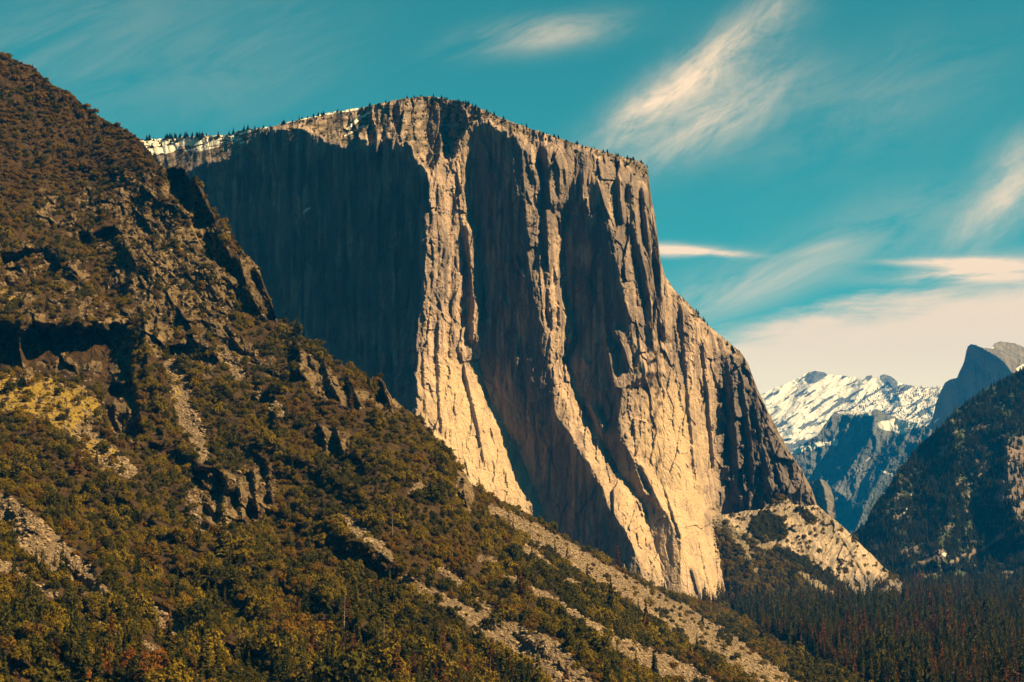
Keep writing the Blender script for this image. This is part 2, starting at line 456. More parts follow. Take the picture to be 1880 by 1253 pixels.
# ================================================================== EL CAPITAN
mc = Map(80, 150, 1530, 1180)
X, Y = mc.X, mc.Y
curves = [
 [(170, 240, 345), (1180, 240, 320)],
 [(170, 520, 160), (400, 520, 172), (1180, 520, 165)],
 [(170, 600, 130), (1180, 600, 118)],
 [(170, 684, 66), (420, 684, 70), (1180, 684, 62)],
 [(170, 700, 66), (1180, 700, 70)],
 [(170, 745, 5), (257, 751, 8), (285, 768, 8), (312, 782, 4), (340, 790, 0), (422, 782, 0), (499, 778, 0), (540, 777, -2), (585, 771, -5), (626, 768, -6), (729, 763, -10), (770, 766, -10), (850, 775, -10), (960, 790, -10), (1180, 800, -10)],
 [(190, 850, 62), (216, 869, 72), (274, 866, 80), (326, 862, 84), (381, 866, 84), (439, 871, 86), (491, 885, 92), (545, 892, 94), (626, 890, 96), (660, 876, 102), (694, 885, 107), (739, 905, 114), (780, 926, 118), (808, 943, 128), (849, 962, 140), (908, 985, 152), (958, 1002, 162), (1180, 1080, 205)],
 [(200, 930, 40), (274, 958, 34), (412, 971, 34), (463, 974, 36), (545, 981, 42), (585, 990, 46), (612, 1008, 44), (660, 1010, 38), (705, 1018, 42), (763, 1026, 55), (794, 1042, 62), (849, 1080, 78), (898, 1111, 92), (939, 1124, 100), (973, 1145, 110), (1041, 1179, 120), (1180, 1230, 140)],
 [(200, 960, 66), (268, 990, 72), (300, 993, 76), (381, 1034, 104), (454, 1034, 110), (523, 1037, 112), (568, 1056, 118), (626, 1056, 120), (660, 1040, 118), (712, 1053, 120), (756, 1077, 124), (797, 1098, 128), (849, 1125, 142), (864, 1131, 146), (898, 1165, 156), (958, 1190, 161), (1041, 1215, 166), (1180, 1250, 180)],
 [(240, 1080, 96), (326, 1101, 84), (377, 1111, 76), (429, 1122, 66), (497, 1139, 66), (557, 1149, 70), (598, 1163, 70), (653, 1177, 68), (685, 1187, 68), (700, 1168, 68), (712, 1145, 68), (763, 1140, 82), (815, 1146, 100), (849, 1163, 120), (898, 1180, 141), (938, 1222, 139), (993, 1246, 144), (1047, 1270, 150), (1101, 1308, 158), (1180, 1330, 158)],
 [(240, 1150, 150), (330, 1180, 160), (480, 1214, 150), (600, 1235, 165), (800, 1240, 178), (940, 1262, 176), (1040, 1300, 170), (1101, 1322, 163), (1180, 1345, 162)],
 [(300, 1240, 230), (480, 1260, 210), (700, 1312, 255), (900, 1322, 250), (938, 1303, 215), (1010, 1313, 190), (1060, 1325, 172), (1112, 1342, 165), (1180, 1362, 168)],
 [(300, 1262, 300), (700, 1330, 262), (900, 1340, 266), (938, 1330, 300), (1010, 1342, 330), (1112, 1368, 340), (1180, 1380, 340)],
 [(300, 1300, 330), (600, 1320, 290), (700, 1370, 270), (900, 1430, 300), (1180, 1450, 420)],
 [(300, 1540, 480), (700, 1480, 330), (900, 1540, 400), (1180, 1540, 500)],
]
rows = np.arange(150, 1181)
cx_ = np.array([np.interp(rows, [p[0] for p in c], [p[1] for p in c]) for c in curves])
cd_ = np.array([np.interp(rows, [p[0] for p in c], [p[2] for p in c]) for c in curves])
xw = X + .30 * facets(X, Y, 17, 7, 3.0) + .30 * facets(X, Y, 6, 8, 2.0) + .8 * gnoise(X / 5, Y / 5, 9)      # ragged edges on the corners
Dc = np.empty_like(X)
for i in range(len(rows)):
    Dc[i] = np.interp(xw[i], np.maximum.accumulate(cx_[:, i] + np.arange(len(curves)) * .01), cd_[:, i])
# ribs and flakes (crest points, left width, right width, height)
for pts, wl, wr, A in [
    ([(694, 225), (690, 285)], 6, 12, 10), ([(700, 300), (702, 1100)], 4, 26, 5),
    ([(858, 415), (866, 500), (872, 560), (868, 626)], 8, 22, 13), ([(845, 640), (860, 700), (878, 780), (890, 850)], 6, 24, 9),
    ([(805, 590), (808, 700), (812, 790)], 7, 30, 9), ([(776, 620), (782, 760)], 5, 22, 6),
    ([(1002, 380), (1006, 440), (1010, 520), (1014, 600)], 10, 20, 16), ([(1022, 500), (1030, 600)], 6, 18, 9),
    ([(1004, 270), (1006, 330), (1012, 380)], 14, 50, 24), ([(968, 270), (978, 310), (984, 335)], 8, 14, 14), ([(1018, 275), (1026, 350)], 3, 20, 5), ([(1036, 300), (1040, 340)], 4, 14, 6),
    ([(1068, 320), (1071, 385)], 4, 10, 7), ([(1098, 335), (1112, 380), (1128, 415)], 3, 8, 6),
    ([(1137, 322), (1140, 370), (1146, 412)], 6, 16, 12), ([(1160, 330), (1168, 420), (1186, 500), (1196, 560), (1200, 640)], 12, 12, 14),
    ([(1180, 340), (1188, 400), (1193, 480), (1204, 545), (1212, 600)], 11, 16, 12), ([(1202, 390), (1210, 470), (1216, 540), (1222, 620)], 12, 14, 14),
    ([(1112, 620), (1122, 680), (1130, 715)], 5, 26, 13), ([(1128, 605), (1146, 640), (1156, 675)], 8, 12, 12),
    ([(1068, 655), (1074, 668)], 4, 12, 10), ([(1082, 740), (1096, 770), (1104, 800)], 12, 18, 15),
    ([(1176, 850), (1196, 890), (1214, 930)], 9, 18, 11), ([(1222, 900), (1238, 950), (1252, 990)], 5, 28, 8), ([(1285, 990), (1300, 1060), (1312, 1100)], 5, 14, 8), ([(1270, 1040), (1284, 1095)], 5, 10, 7),
    ([(1252, 560), (1262, 700), (1280, 900)], 6, 50, 12), ([(1290, 620), (1300, 720), (1312, 860)], 6, 30, 12),
    ([(1340, 660), (1350, 760), (1356, 860), (1360, 920)], 16, 12, 14), ([(1364, 700), (1378, 800), (1388, 900)], 12, 12, 14),
    ([(1384, 740), (1404, 830), (1420, 900)], 16, 12, 14), ([(1405, 780), (1440, 880), (1455, 925)], 14, 12, 14), ([(1330, 600), (1352, 660), (1374, 720)], 5, 14, 8),
    ([(990, 470), (993, 520), (1000, 600)], 3, 8, 5), ([(946, 472), (958, 500), (964, 515)], 3, 5, 5)]:
    rib(mc, Dc, pts, wl, wr, A * (2.1 if pts[0][0] in (1137, 1160, 1180, 1202) else 1.3))
gx = np.gradient(blur_(Dc, 4), axis=1)
lit = sst(-.15, .35, gx)
cap = line([(80, 320), (240, 292), (270, 304), (300, 320), (330, 316), (360, 302), (430, 290), (470, 252), (480, 242), (520, 235), (550, 236), (580, 248), (600, 262), (650, 272), (680, 258), (705, 258), (735, 268), (760, 290), (790, 322), (830, 292), (860, 245), (880, 226), (910, 232), (940, 246), (1000, 262), (1060, 282), (1110, 306), (1150, 318), (1186, 328), (1196, 375), (1210, 450), (1225, 525), (1300, 612), (1372, 678), (1402, 752), (1455, 848), (1500, 935), (1540, 960)])
yc = cap(X) + (.3 + .7 * sst(600, 680, X)) * (9 * fbm(X / 16, Y / 60, 3, 21) + 13 * gnoise(X / 38, Y / 200, 24) + .9 * facets(X, Y, 16, 25, 3))
up = np.maximum(yc - Y, 0)
cb_ = sst(0, 16, up); Dc = Dc * (1 - cb_) + blur_(Dc, 34) * cb_
Dc += np.where(up > 0, 1.30 * up + .9 * np.minimum(up, 14) + .004 * up ** 2, 0)
lo = np.maximum(Y - line([(240, 700), (760, 560), (880, 600), (1010, 640), (1140, 600), (1250, 620), (1340, 900), (1540, 1000)])(X), 0)
Dc -= .40 * lo * lo / (lo + 110) + .0001 * lo ** 2
D0 = 3250.0
amp = .35 + .75 * lit
cap_in = sst(0, 12, up)
am2 = amp * (1 - .3 * cap_in)
Wx = X + 10 * gnoise(X / 60, Y / 60, 3)
n = 7.5 * fbm(Wx / 55, Y / 260, 2, 31) + 1.9 * fbm(Wx / 22, Y / 150, 3, 35, .45, True) + 1.1 * fbm(Wx / 8, Y / 46, 3, 39, .5)
n += facets(Wx, Y, 13, 41, 3.8) * .38 + facets(Wx + 3 * gnoise(X / 9, Y / 9, 2), Y, 5.5, 43, 2.6) * .34
n += facets(X, Y, 40, 47, 2.4) * .20
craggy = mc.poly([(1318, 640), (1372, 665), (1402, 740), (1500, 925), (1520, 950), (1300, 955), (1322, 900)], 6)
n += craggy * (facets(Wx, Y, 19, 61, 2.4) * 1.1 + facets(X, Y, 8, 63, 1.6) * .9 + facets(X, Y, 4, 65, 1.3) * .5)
smooth_ap = mc.poly([(780, 720), (900, 700), (1010, 980), (1000, 1000), (760, 1000)], 20) + mc.poly([(1200, 660), (1290, 700), (1345, 1115), (1180, 1060), (1200, 900)], 20)
n *= 1 - .45 * np.clip(smooth_ap, 0, 1)
n += cap_in * (facets(X + Y * .9, Y * 1.6, 12, 51) * .5 + 3 * fbm(X / 40 + Y / 60, Y / 12, 3, 53))
Dc += n * am2 * (1 - .75 * cap_in * (1 - sst(600, 700, X))) + D0
# masks
rim = line([(240, 262), (330, 254), (440, 242), (550, 222), (650, 202), (700, 190), (770, 178), (830, 184), (950, 228), (1100, 276), (1188, 305), (1195, 330), (1540, 960)])
snowm = mc.poly([(80, 255), (240, 240), (420, 236), (440, 250), (455, 262), (380, 276), (320, 280), (240, 290), (80, 295)], 3) * (.45 + .5 * sst(-.2, .3, fbm(X / 26 + Y / 9, Y / 5 + X / 30, 3, 73)))
snowm += mc.stroke([(440, 246, 2.5), (500, 230, 2.5), (590, 211, 2.5), (660, 200, 2)]) * .9 + mc.stroke([(637, 238, 2), (655, 222, 3), (682, 204, 2.5)]) * .9 + mc.stroke([(632, 250, 1), (650, 242, 2.5), (668, 231, 1.5)]) * .9
snowm += mc.stroke([(556, 392, 1), (562, 386, 3), (570, 382, 1)]) * 1.2
soilm = cap_in * (.42 + .36 * sst(-.2, .4, fbm(X / 22 + Y / 40, Y / 8, 3, 71))) + .25 * (1 - cap_in) * sst(520, 300, Y) * sst(-.3, .3, fbm(X / 30, Y / 70, 3, 72))
shaded_wall = mc.poly([(240, 300), (430, 285), (480, 240), (560, 235), (650, 275), (700, 260), (790, 330), (778, 520), (765, 760), (790, 1000), (240, 1000)], 6) + mc.poly([(868, 235), (955, 250), (975, 470), (1010, 640), (1040, 800), (1180, 1060), (1100, 1100), (1000, 950), (930, 780), (880, 660)], 6) + mc.poly([(1040, 370), (1110, 380), (1135, 500), (1160, 680), (1140, 800), (1230, 960), (1190, 950), (1110, 800), (1060, 690)], 6)
stain_shade = .22 + .75 * sst(-.35, .45, fbm(X / 11, Y / 150, 4, 76) + .7 * fbm(X / 45, Y / 90, 3, 77))  # stain streaks that also paint deeper shade into the shadowed face and recesses
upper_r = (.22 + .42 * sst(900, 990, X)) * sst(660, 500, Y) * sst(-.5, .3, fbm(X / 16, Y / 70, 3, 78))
darkm = craggy * 1.0 + np.clip(shaded_wall, 0, 1) * stain_shade + upper_r + 0 * mc.poly([(885, 280), (965, 300), (985, 600), (1010, 740), (930, 760), (895, 600)], 14) * .35 + 0 * mc.poly([(1045, 400), (1120, 420), (1160, 600), (1180, 690), (1060, 720)], 14) * .4
palem = .62 * blur_(np.clip(mc.poly([(770, 640), (850, 640), (940, 760), (1020, 990), (760, 1000), (765, 800)], 26) + mc.poly([(1020, 690), (1060, 700), (1240, 1040), (1180, 1080), (1090, 860)], 14) + mc.poly([(1190, 700), (1290, 700), (1310, 900), (1350, 1125), (1250, 1080), (1180, 880), (1150, 760)], 26), 0, 1), 26) - .22 * sst(.0, .6, fbm(mc.X / 30, mc.Y / 60, 3, 75))
sky_c = line([(80, 285), (240, 260), (265, 257), (330, 252), (420, 247), (440, 240), (500, 232), (550, 220), (600, 208), (650, 200), (700, 190), (740, 181), (770, 178), (800, 178), (830, 184), (860, 190), (900, 208), (950, 228), (1000, 245), (1050, 262), (1100, 276), (1150, 290), (1175, 297), (1188, 307), (1191, 325), (1195, 360), (1203, 400), (1208, 440), (1213, 480), (1222, 510), (1240, 535), (1262, 555), (1280, 575), (1300, 597), (1330, 622), (1358, 645), (1372, 665), (1385, 700), (1402, 740), (1430, 795), (1455, 840), (1475, 870), (1490, 900), (1500, 930), (1515, 990)])
bot_c = line([(250, 700), (600, 820), (800, 950), (1000, 1050), (1200, 1120), (1345, 1128), (1360, 1100), (1515, 1060)])
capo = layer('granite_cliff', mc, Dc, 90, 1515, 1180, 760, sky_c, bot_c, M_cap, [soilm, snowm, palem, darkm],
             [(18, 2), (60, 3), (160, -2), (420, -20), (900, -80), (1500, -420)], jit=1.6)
tag(capo, 'huge sheer granite monolith with a sunlit prow and dark shadowed recesses', 'cliff', kind='structure')
print('cap', round(time.time() - T0, 1))

# ================================================================== EAST SLOPE under the monolith
me_ = Map(1270, 880, 1720, 1180)
X, Y = me_.X, me_.Y
De = tps([(1280, 1120, 3420), (1300, 950, 3440), (1300, 1050, 3400), (1350, 1115, 3310), (1400, 938, 3490), (1500, 928, 3560), (1480, 1000, 3500), (1540, 965, 3620), (1600, 1020, 3660), (1450, 1100, 3380), (1550, 1100, 3460), (1600, 1095, 3540), (1668, 1100, 3620), (1700, 1100, 3700), (1350, 1000, 3420), (1400, 1170, 3150), (1600, 1170, 3250), (1550, 1040, 3540)], X, Y)
slab = me_.poly([(1385, 1000), (1440, 958), (1480, 925), (1500, 915), (1545, 945), (1700, 1060), (1700, 1115), (1590, 1085), (1545, 1068), (1480, 1040), (1440, 1012)], 4, 4)
ledge = me_.poly([(1290, 925), (1420, 925), (1500, 900), (1560, 940), (1500, 960), (1400, 950), (1380, 985), (1330, 965), (1300, 975)], 3, 4)
toe = me_.poly([(1540, 1070), (1570, 1060), (1610, 1062), (1640, 1055), (1700, 1080), (1700, 1130), (1560, 1110)], 3, 3)
rockm = np.clip(slab + ledge + toe, 0, 1)
for pts, wl, wr, A in [([(1588, 1068), (1592, 1105)], 14, 10, 22), ([(1632, 1062), (1640, 1105)], 22, 12, 30), ([(1560, 1060), (1572, 1100)], 10, 10, 16), ([(1545, 985), (1590, 1060)], 4, 30, 8)]:
    rib(me_, De, pts, wl, wr, A)
De += rockm * (facets(X + Y * .6, Y, 22, 101, 2.2) * .34 + facets(X + Y * .5, Y, 9, 107, 1.6) * .3 + facets(X + Y * .5, Y, 4, 103, 1.6) * .4 + 2.5 * fbm(X / 20, Y / 20, 4, 105))
De += (1 - rockm) * (6 * fbm(X / 26, Y / 26, 4, 111) + facets(X, Y, 7, 113) * .2) + toe * facets(X, Y, 12, 115, 2) * .9
bare = me_.stroke([(1395, 1000, 5), (1430, 1010, 6), (1375, 985, 4)], 3) + me_.stroke([(1470, 1050, 4), (1500, 1075, 10), (1545, 1100, 10), (1560, 1108, 3)], 3) + me_.stroke([(1365, 1020, 3), (1390, 1050, 5)], 4) + me_.stroke([(1310, 960, 9), (1345, 975, 9), (1380, 1020, 8)], 5)
soile = np.clip(1 - rockm - bare, 0, 1)
soile = np.clip(soile + rockm * .45 * sst(.30, .55, fbm(X / 16 + Y / 40, Y / 9, 4, 121)), 0, 1)
stain = np.clip(toe * .8 + rockm * sst(.2, .5, fbm(X / 9 + Y / 20, Y / 30, 4, 123)) * .7, 0, 1)
sky_e = line([(1290, 954), (1300, 952), (1318, 946), (1345, 944), (1370, 938), (1400, 936), (1420, 915), (1440, 908), (1455, 925), (1480, 930), (1500, 927), (1520, 945), (1545, 965), (1580, 1000), (1600, 1018), (1620, 1040), (1645, 1060), (1660, 1075), (1668, 1092), (1674, 1110)])
easto = layer('talus_slope', me_, De, 1288, 1674, 460, 260, sky_e, line([(1288, 1150), (1700, 1150)]), M_east, [soile, None, bare, stain],
              [(14, 0), (50, -6), (200, -120), (320, -300)], jit=1.2, jscale=7.)
tag(easto, 'wooded talus slope and pale slab at the right foot of the monolith', 'slope', kind='structure')

# ================================================================== NEAR HILLSIDE
mh = Map(-700, -90, 1640, 1420)
X, Y = mh.X, mh.Y
Dh = tps([(-700, -60, 2700), (-700, 500, 2000), (-700, 900, 1350), (-700, 1400, 800), (-350, 0, 2550), (-150, 30, 2450), (0, 95, 2300), (90, 140, 2250), (200, 215, 2180), (265, 262, 2120), (330, 330, 2050), (400, 400, 1990), (450, 455, 1940), (505, 575, 1860), (560, 630, 1810), (620, 660, 1780), (690, 715, 1730), (750, 760, 1700), (800, 810, 1670), (860, 890, 1640), (900, 920, 1720), (1000, 965, 2000), (1100, 1020, 2300), (1200, 1075, 2600), (1340, 1118, 3060), (1400, 1150, 2660), (1480, 1190, 2210), (1560, 1232, 1840), (1600, 1262, 1680),
          (-150, 1253, 900), (0, 1253, 950), (300, 1253, 1010), (600, 1253, 1090), (900, 1253, 1210), (1200, 1253, 1400), (1400, 1253, 1560), (1550, 1253, 1690), (1600, 1400, 1150), (0, 1420, 800), (700, 1420, 850), (1200, 1420, 1000),
          (0, 720, 1540), (0, 900, 1270), (300, 900, 1400), (300, 650, 1720), (600, 900, 1480), (600, 800, 1590), (600, 1100, 1240), (900, 1000, 1560), (900, 1100, 1390), (1100, 1100, 1700), (1200, 1150, 1850), (1200, 1200, 1570), (0, 500, 1800), (250, 450, 1950), (150, 300, 2100), (1350, 1180, 2150)], X, Y)
S = Dh / F          # metres per pixel here
terr = np.zeros_like(X)
# broad gullies running down the fall line (to the lower right)
g = X * .50 - Y * .86; a = X * .86 + Y * .50
lowf = sst(600, 900, Y)
terr += (26 * fbm(g / 130, a / 520, 2, 201, .5, True) + 9 * fbm(g / 45, a / 240, 3, 205, .5)) * (.45 + .55 * lowf)
terr += 14 * fbm(X / 90, Y / 90, 4, 211)
Dh -= terr
def band(pts, A, b=4, wob=6, seed=0, gx=0, gy=0):
    global Dh
    k = mh.poly(pts, b, wob, seed); xm = max(p[0] for p in pts); ym = min(p[1] for p in pts)
    Dh = Dh + k * (A + S * (gx * np.clip(xm - mh.X, 0, 290) + gy * np.maximum(mh.Y - ym, 0)))
band([(-700, 602), (60, 600), (180, 606), (236, 600), (246, 640), (238, 690), (215, 722), (150, 702), (60, 686), (-700, 694)], 40, 4, 15, 1, .62, .3)
band([(186, 722), (240, 700), (256, 760), (262, 803), (214, 806), (188, 775)], 40, 3, 6, 2, .7, .4)
band([(350, 866), (400, 858), (412, 900), (400, 965), (372, 950), (352, 905)], 36, 3, 6, 3, .6, .3)
band([(360, 432), (382, 428), (400, 462), (390, 478), (368, 470)], 22, 2, 4, 4)
band([(305, 318), (340, 310), (350, 350), (352, 385), (330, 372), (312, 350)], 60, 3, 4, 5)
band([(295, 640), (350, 632), (356, 655), (310, 660)], 25, 2, 5, 6)
band([(525, 640), (545, 632), (552, 668), (530, 676)], 30, 2, 5, 7)
band([(150, 430), (215, 420), (235, 480), (240, 540), (190, 560), (150, 500)], 20, 4, 10, 8, .6, .2)
band([(0, 470), (90, 455), (120, 500), (60, 540), (0, 530)], 14, 4, 10, 9, .6, .2)
band([(455, 735), (500, 725), (500, 790), (468, 790)], 22, 3, 6, 10)
band([(200, 830), (330, 812), (350, 900), (250, 880)], 22, 6, 10, 11)
band([(686, 700), (700, 702), (712, 745), (690, 738)], 30, 2, 3, 12)
band([(835, 868), (852, 880), (852, 930), (838, 935)], 16, 2, 3, 13)
for pts, wl, wr, A in [([(38, 590), (36, 640), (48, 700)], 10, 8, 45), ([(352, 315), (372, 360), (392, 400)], 18, 16, 34), ([(438, 470), (452, 520), (470, 560)], 12, 20, 26), ([(470, 490), (490, 540), (506, 578)], 12, 14, 24),
                       ([(410, 420), (425, 480)], 14, 20, 22), ([(420, 600), (440, 640)], 8, 26, 16), ([(545, 632), (552, 690)], 16, 20, 30), ([(590, 650), (606, 700), (625, 735)], 10, 18, 22), ([(640, 690), (662, 745)], 12, 12, 24), ([(700, 700), (720, 750)], 14, 16, 30),
                       ([(590, 780), (600, 830)], 9, 16, 20), ([(618, 786), (632, 836)], 9, 10, 18), ([(440, 880), (446, 960)], 8, 12, 20), ([(466, 860), (474, 950)], 8, 14, 22), ([(490, 850), (500, 920)], 8, 12, 18), ([(850, 880), (856, 940)], 14, 10, 26),
                       ([(262, 560), (275, 700)], 14, 40, 26), ([(180, 760), (196, 800)], 10, 20, 18), ([(280, 700), (300, 800)], 10, 40, 18)]:
    rib(mh, Dh, pts, wl, wr, A)
rock = mh.poly([(205, 320), (235, 318), (275, 318), (300, 330), (345, 380), (400, 420), (440, 430), (505, 540), (512, 588), (470, 578), (430, 556), (420, 580), (450, 630), (500, 655), (545, 680), (560, 700), (510, 700), (470, 670), (420, 660), (380, 690), (330, 650), (262, 650), (250, 610), (262, 570), (232, 500), (190, 460), (140, 440), (60, 400), (60, 350), (150, 345)], 5, 16, 21)
rock += mh.poly([(-150, 430), (60, 440), (120, 470), (240, 500), (250, 560), (240, 600), (250, 720), (262, 810), (200, 810), (150, 760), (60, 700), (-150, 700)], 5, 14, 22)
rock += mh.poly([(305, 310), (352, 318), (392, 400), (340, 400)], 4, 5, 23)
outc = mh.poly([(540, 630), (620, 690), (700, 740), (715, 700), (750, 760), (720, 770), (690, 760), (640, 750), (600, 740), (560, 700)], 4, 8, 24)
outc += mh.poly([(578, 778), (640, 790), (642, 838), (600, 832), (580, 800)], 4, 5, 25)
outc += mh.poly([(346, 855), (420, 870), (500, 845), (512, 910), (470, 965), (400, 975), (350, 930)], 4, 10, 26)
outc += mh.poly([(836, 862), (866, 880), (868, 940), (838, 940)], 3, 4, 27)
rock += mh.poly([(120, 770), (185, 740), (200, 850), (240, 870), (140, 850)], 3, 8, 28) * .9
rock += mh.poly([(1, 480), (80, 470), (100, 560), (0, 590)], 8, 10, 29) * .3
rock = np.clip(rock, 0, 1)
grass = mh.poly([(-150, 690), (20, 692), (90, 690), (150, 712), (180, 730), (200, 770), (150, 770), (135, 806), (60, 765), (-150, 725)], 3, 6, 30) + mh.poly([(150, 800), (215, 818), (235, 868), (180, 850), (150, 830)], 3, 6, 31) + mh.poly([(310, 680), (330, 680), (335, 730), (312, 735)], 3, 5, 32) + mh.poly([(0, 530), (40, 530), (60, 550), (0, 560)], 3, 5, 33) * .7
grass += mh.poly([(100, 540), (180, 540), (175, 600), (120, 590)], 4, 8, 34) * .5
grass = np.clip(grass, 0, 1)
strips = [
 [(-60, 910, 16), (5, 935, 26), (60, 985, 32), (120, 1035, 26), (170, 1080, 20), (205, 1100, 6)],
 [(-40, 1015, 6), (15, 1045, 8), (60, 1075, 6), (100, 1092, 2)], [(140, 1118, 3), (165, 1132, 5), (190, 1146, 3)],
 [(250, 1105, 8), (290, 1130, 14), (330, 1155, 12), (345, 1162, 2)], [(245, 1168, 2), (300, 1200, 3)],
 [(628, 940, 3), (650, 970, 8), (690, 1000, 9), (718, 1025, 4)],
 [(742, 1062, 4), (790, 1095, 12), (850, 1125, 14), (900, 1155, 22), (950, 1180, 32), (1000, 1205, 34), (1040, 1250, 36), (1090, 1320, 40)],
 [(900, 935, 4), (935, 955, 12), (1000, 990, 15), (1060, 1028, 18), (1120, 1065, 20), (1180, 1100, 24), (1250, 1142, 30), (1330, 1190, 28), (1420, 1250, 24), (1480, 1290, 20)],
 [(968, 1078, 4), (1010, 1103, 8), (1060, 1138, 10), (1110, 1172, 14), (1180, 1208, 20), (1260, 1250, 28), (1330, 1300, 30)],
 [(808, 1045, 3), (838, 1066, 10), (850, 1078, 3)], [(870, 1100, 6), (900, 1130, 8)], [(310, 668, 8), (330, 700, 14), (340, 760, 16), (362, 800, 14), (372, 840, 8)],
 [(150, 790, 14), (200, 840, 18), (238, 868, 10)], [(355, 945, 5), (375, 975, 7)], [(410, 650, 8), (440, 690, 8)], [(885, 1025, 5), (905, 1035, 5)], [(925, 1058, 3), (945, 1068, 4)], [(1040, 1068, 4), (1062, 1074, 4)], [(960, 1005, 6), (1010, 1040, 6)],
 [(470, 720, 6), (520, 760, 7)], [(800, 905, 4), (770, 890, 3), (755, 900, 3)]]
scree = np.zeros_like(X)
for i, s_ in enumerate(strips): scree = np.maximum(scree, mh.stroke([(a_, b_, c_ * 1.0 + 3.0) for a_, b_, c_ in s_], 4.5, 300 + i))
print('hill masks', round(time.time() - T0, 1))
Rk = np.clip(rock * (.25 + 1.1 * sst(-.30, .35, fbm(X / 34, Y / 30, 4, 425) + .25 * (X > 210) * (X < 520) - .28 * (X < 210))), 0, 1)
Rk = np.maximum(Rk, np.clip(outc, 0, 1) * sst(-.7, -.3, fbm(X / 22, Y / 20, 3, 427)))
Wx = X + 6 * gnoise(X / 25, Y / 25, 401); Wy = Y + 6 * gnoise(X / 25, Y / 25, 402)
ga = Wx * .80 - Wy * .60; gb = Wx * .60 + Wy * .80
fz = facets(ga, gb, 34, 403, 2.2) * .75 + facets(ga, gb, 13, 405, 2.4) * .7 + facets(ga, gb, 5, 407, 2.0) * .8 + facets(Wx, Wy, 3.2, 417, 1.2) * 1.3 + 7 * fbm(X / 40, Y / 40, 4, 419)
Dh += S * (Rk * fz + (1 - Rk) * (facets(Wx, Wy, 12, 409) * .22 + 4 * fbm(X / 30, Y / 30, 3, 411)))
Dh += S * scree * (facets(X, Y, 4, 413) * .5 + 5)
soil = np.clip(1 - Rk * 1.0 - scree, 0, 1)
soil = np.clip(soil + Rk * sst(.15, .5, fbm(X / 14, Y / 12, 3, 421)) * .8, 0, 1)
soil = np.where(scree > .5, 0, soil)
grass_m = grass * (.42 + .38 * sst(-.4, .35, fbm(X / 13, Y / 8, 4, 423)))
Rk = Rk * (1 - grass * .6)
sky_hp = [(-700, -60), (-350, -30), (-150, 20), (-60, 70), (0, 98), (12, 104), (40, 116), (60, 122), (80, 142), (100, 158), (130, 170), (150, 190), (180, 212), (205, 228), (235, 240), (262, 262), (285, 295), (300, 312), (318, 306), (338, 312), (348, 330), (356, 322), (372, 345), (386, 380), (400, 402), (418, 412), (432, 445), (450, 462), (462, 478), (476, 492), (488, 530), (500, 560), (508, 586), (540, 600), (558, 622), (580, 625), (605, 655), (640, 672), (680, 702), (684, 690), (702, 700), (720, 730), (740, 748), (770, 770), (800, 805), (830, 840), (852, 868), (866, 890), (880, 898), (905, 915), (950, 935), (1000, 963), (1060, 1002), (1130, 1040), (1200, 1077), (1260, 1099), (1340, 1120), (1400, 1152), (1480, 1192), (1560, 1236), (1600, 1262), (1640, 1290)]
sky_h0 = line(sky_hp)
def sky_h(x):
    x = np.asarray(x, np.float64); k = sst(290, 310, x) * (1 - sst(745, 770, x))
    return sky_h0(x) + k * (5.5 * gnoise(x / 13, x * 0 + 8.2, 88) + 3.5 * gnoise(x / 5, x * 0 + 3.2, 89))
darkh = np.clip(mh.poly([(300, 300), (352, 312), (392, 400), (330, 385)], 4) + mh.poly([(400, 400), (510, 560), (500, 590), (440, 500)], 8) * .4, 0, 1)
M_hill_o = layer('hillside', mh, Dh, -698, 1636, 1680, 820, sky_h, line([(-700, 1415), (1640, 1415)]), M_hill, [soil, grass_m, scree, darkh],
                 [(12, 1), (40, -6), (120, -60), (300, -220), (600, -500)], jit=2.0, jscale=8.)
tag(M_hill_o, 'near rocky hillside covered in olive brown scrub with scree chutes', 'hillside', kind='structure')
print('hill', round(time.time() - T0, 1))

# ================================================================== RIGHT HILLSIDE
mr = Map(1540, 560, 2080, 1180)
X, Y = mr.X, mr.Y
Dr = tps([(1560, 985, 4960), (1600, 940, 5020), (1680, 830, 5200), (1760, 745, 5330), (1880, 680, 5450), (2080, 600, 5600), (1560, 1075, 4560), (1650, 1078, 4480), (1750, 1075, 4450), (1880, 1060, 4500), (2080, 1050, 4500), (1700, 950, 4850), (1800, 900, 4880), (1880, 850, 4950), (1700, 1020, 4640), (1820, 1000, 4680), (2080, 850, 4950), (1560, 1180, 4300), (1900, 1180, 4200)], X, Y)
for pts, wl, wr, A in [([(1650, 860), (1640, 950), (1660, 1060)], 70, 60, 70), ([(1745, 770), (1760, 850), (1735, 960), (1715, 1040)], 60, 70, 90), ([(1850, 760), (1850, 900), (1880, 1000)], 70, 90, 130), ([(1905, 1000), (1890, 1070)], 60, 60, 60)]:
    rib(mr, Dr, pts, wl, wr, A)
Dr += 26 * fbm(X / 50, Y / 60, 4, 501) + 1.5 * facets(X, Y, 16, 503, 1.4) * .5
rrock = mr.poly([(1835, 820), (1900, 790), (2080, 760), (2080, 1000), (1900, 960), (1850, 940), (1830, 880)], 8, 14, 51) * .9 + mr.poly([(1690, 1006), (1735, 1005), (1735, 1035), (1700, 1035)], 4, 5, 52)
rrock = rrock + .8 * sst(.22, .5, fbm(X / 34 + Y / 50, Y / 15, 4, 57)) * (Y > 760)
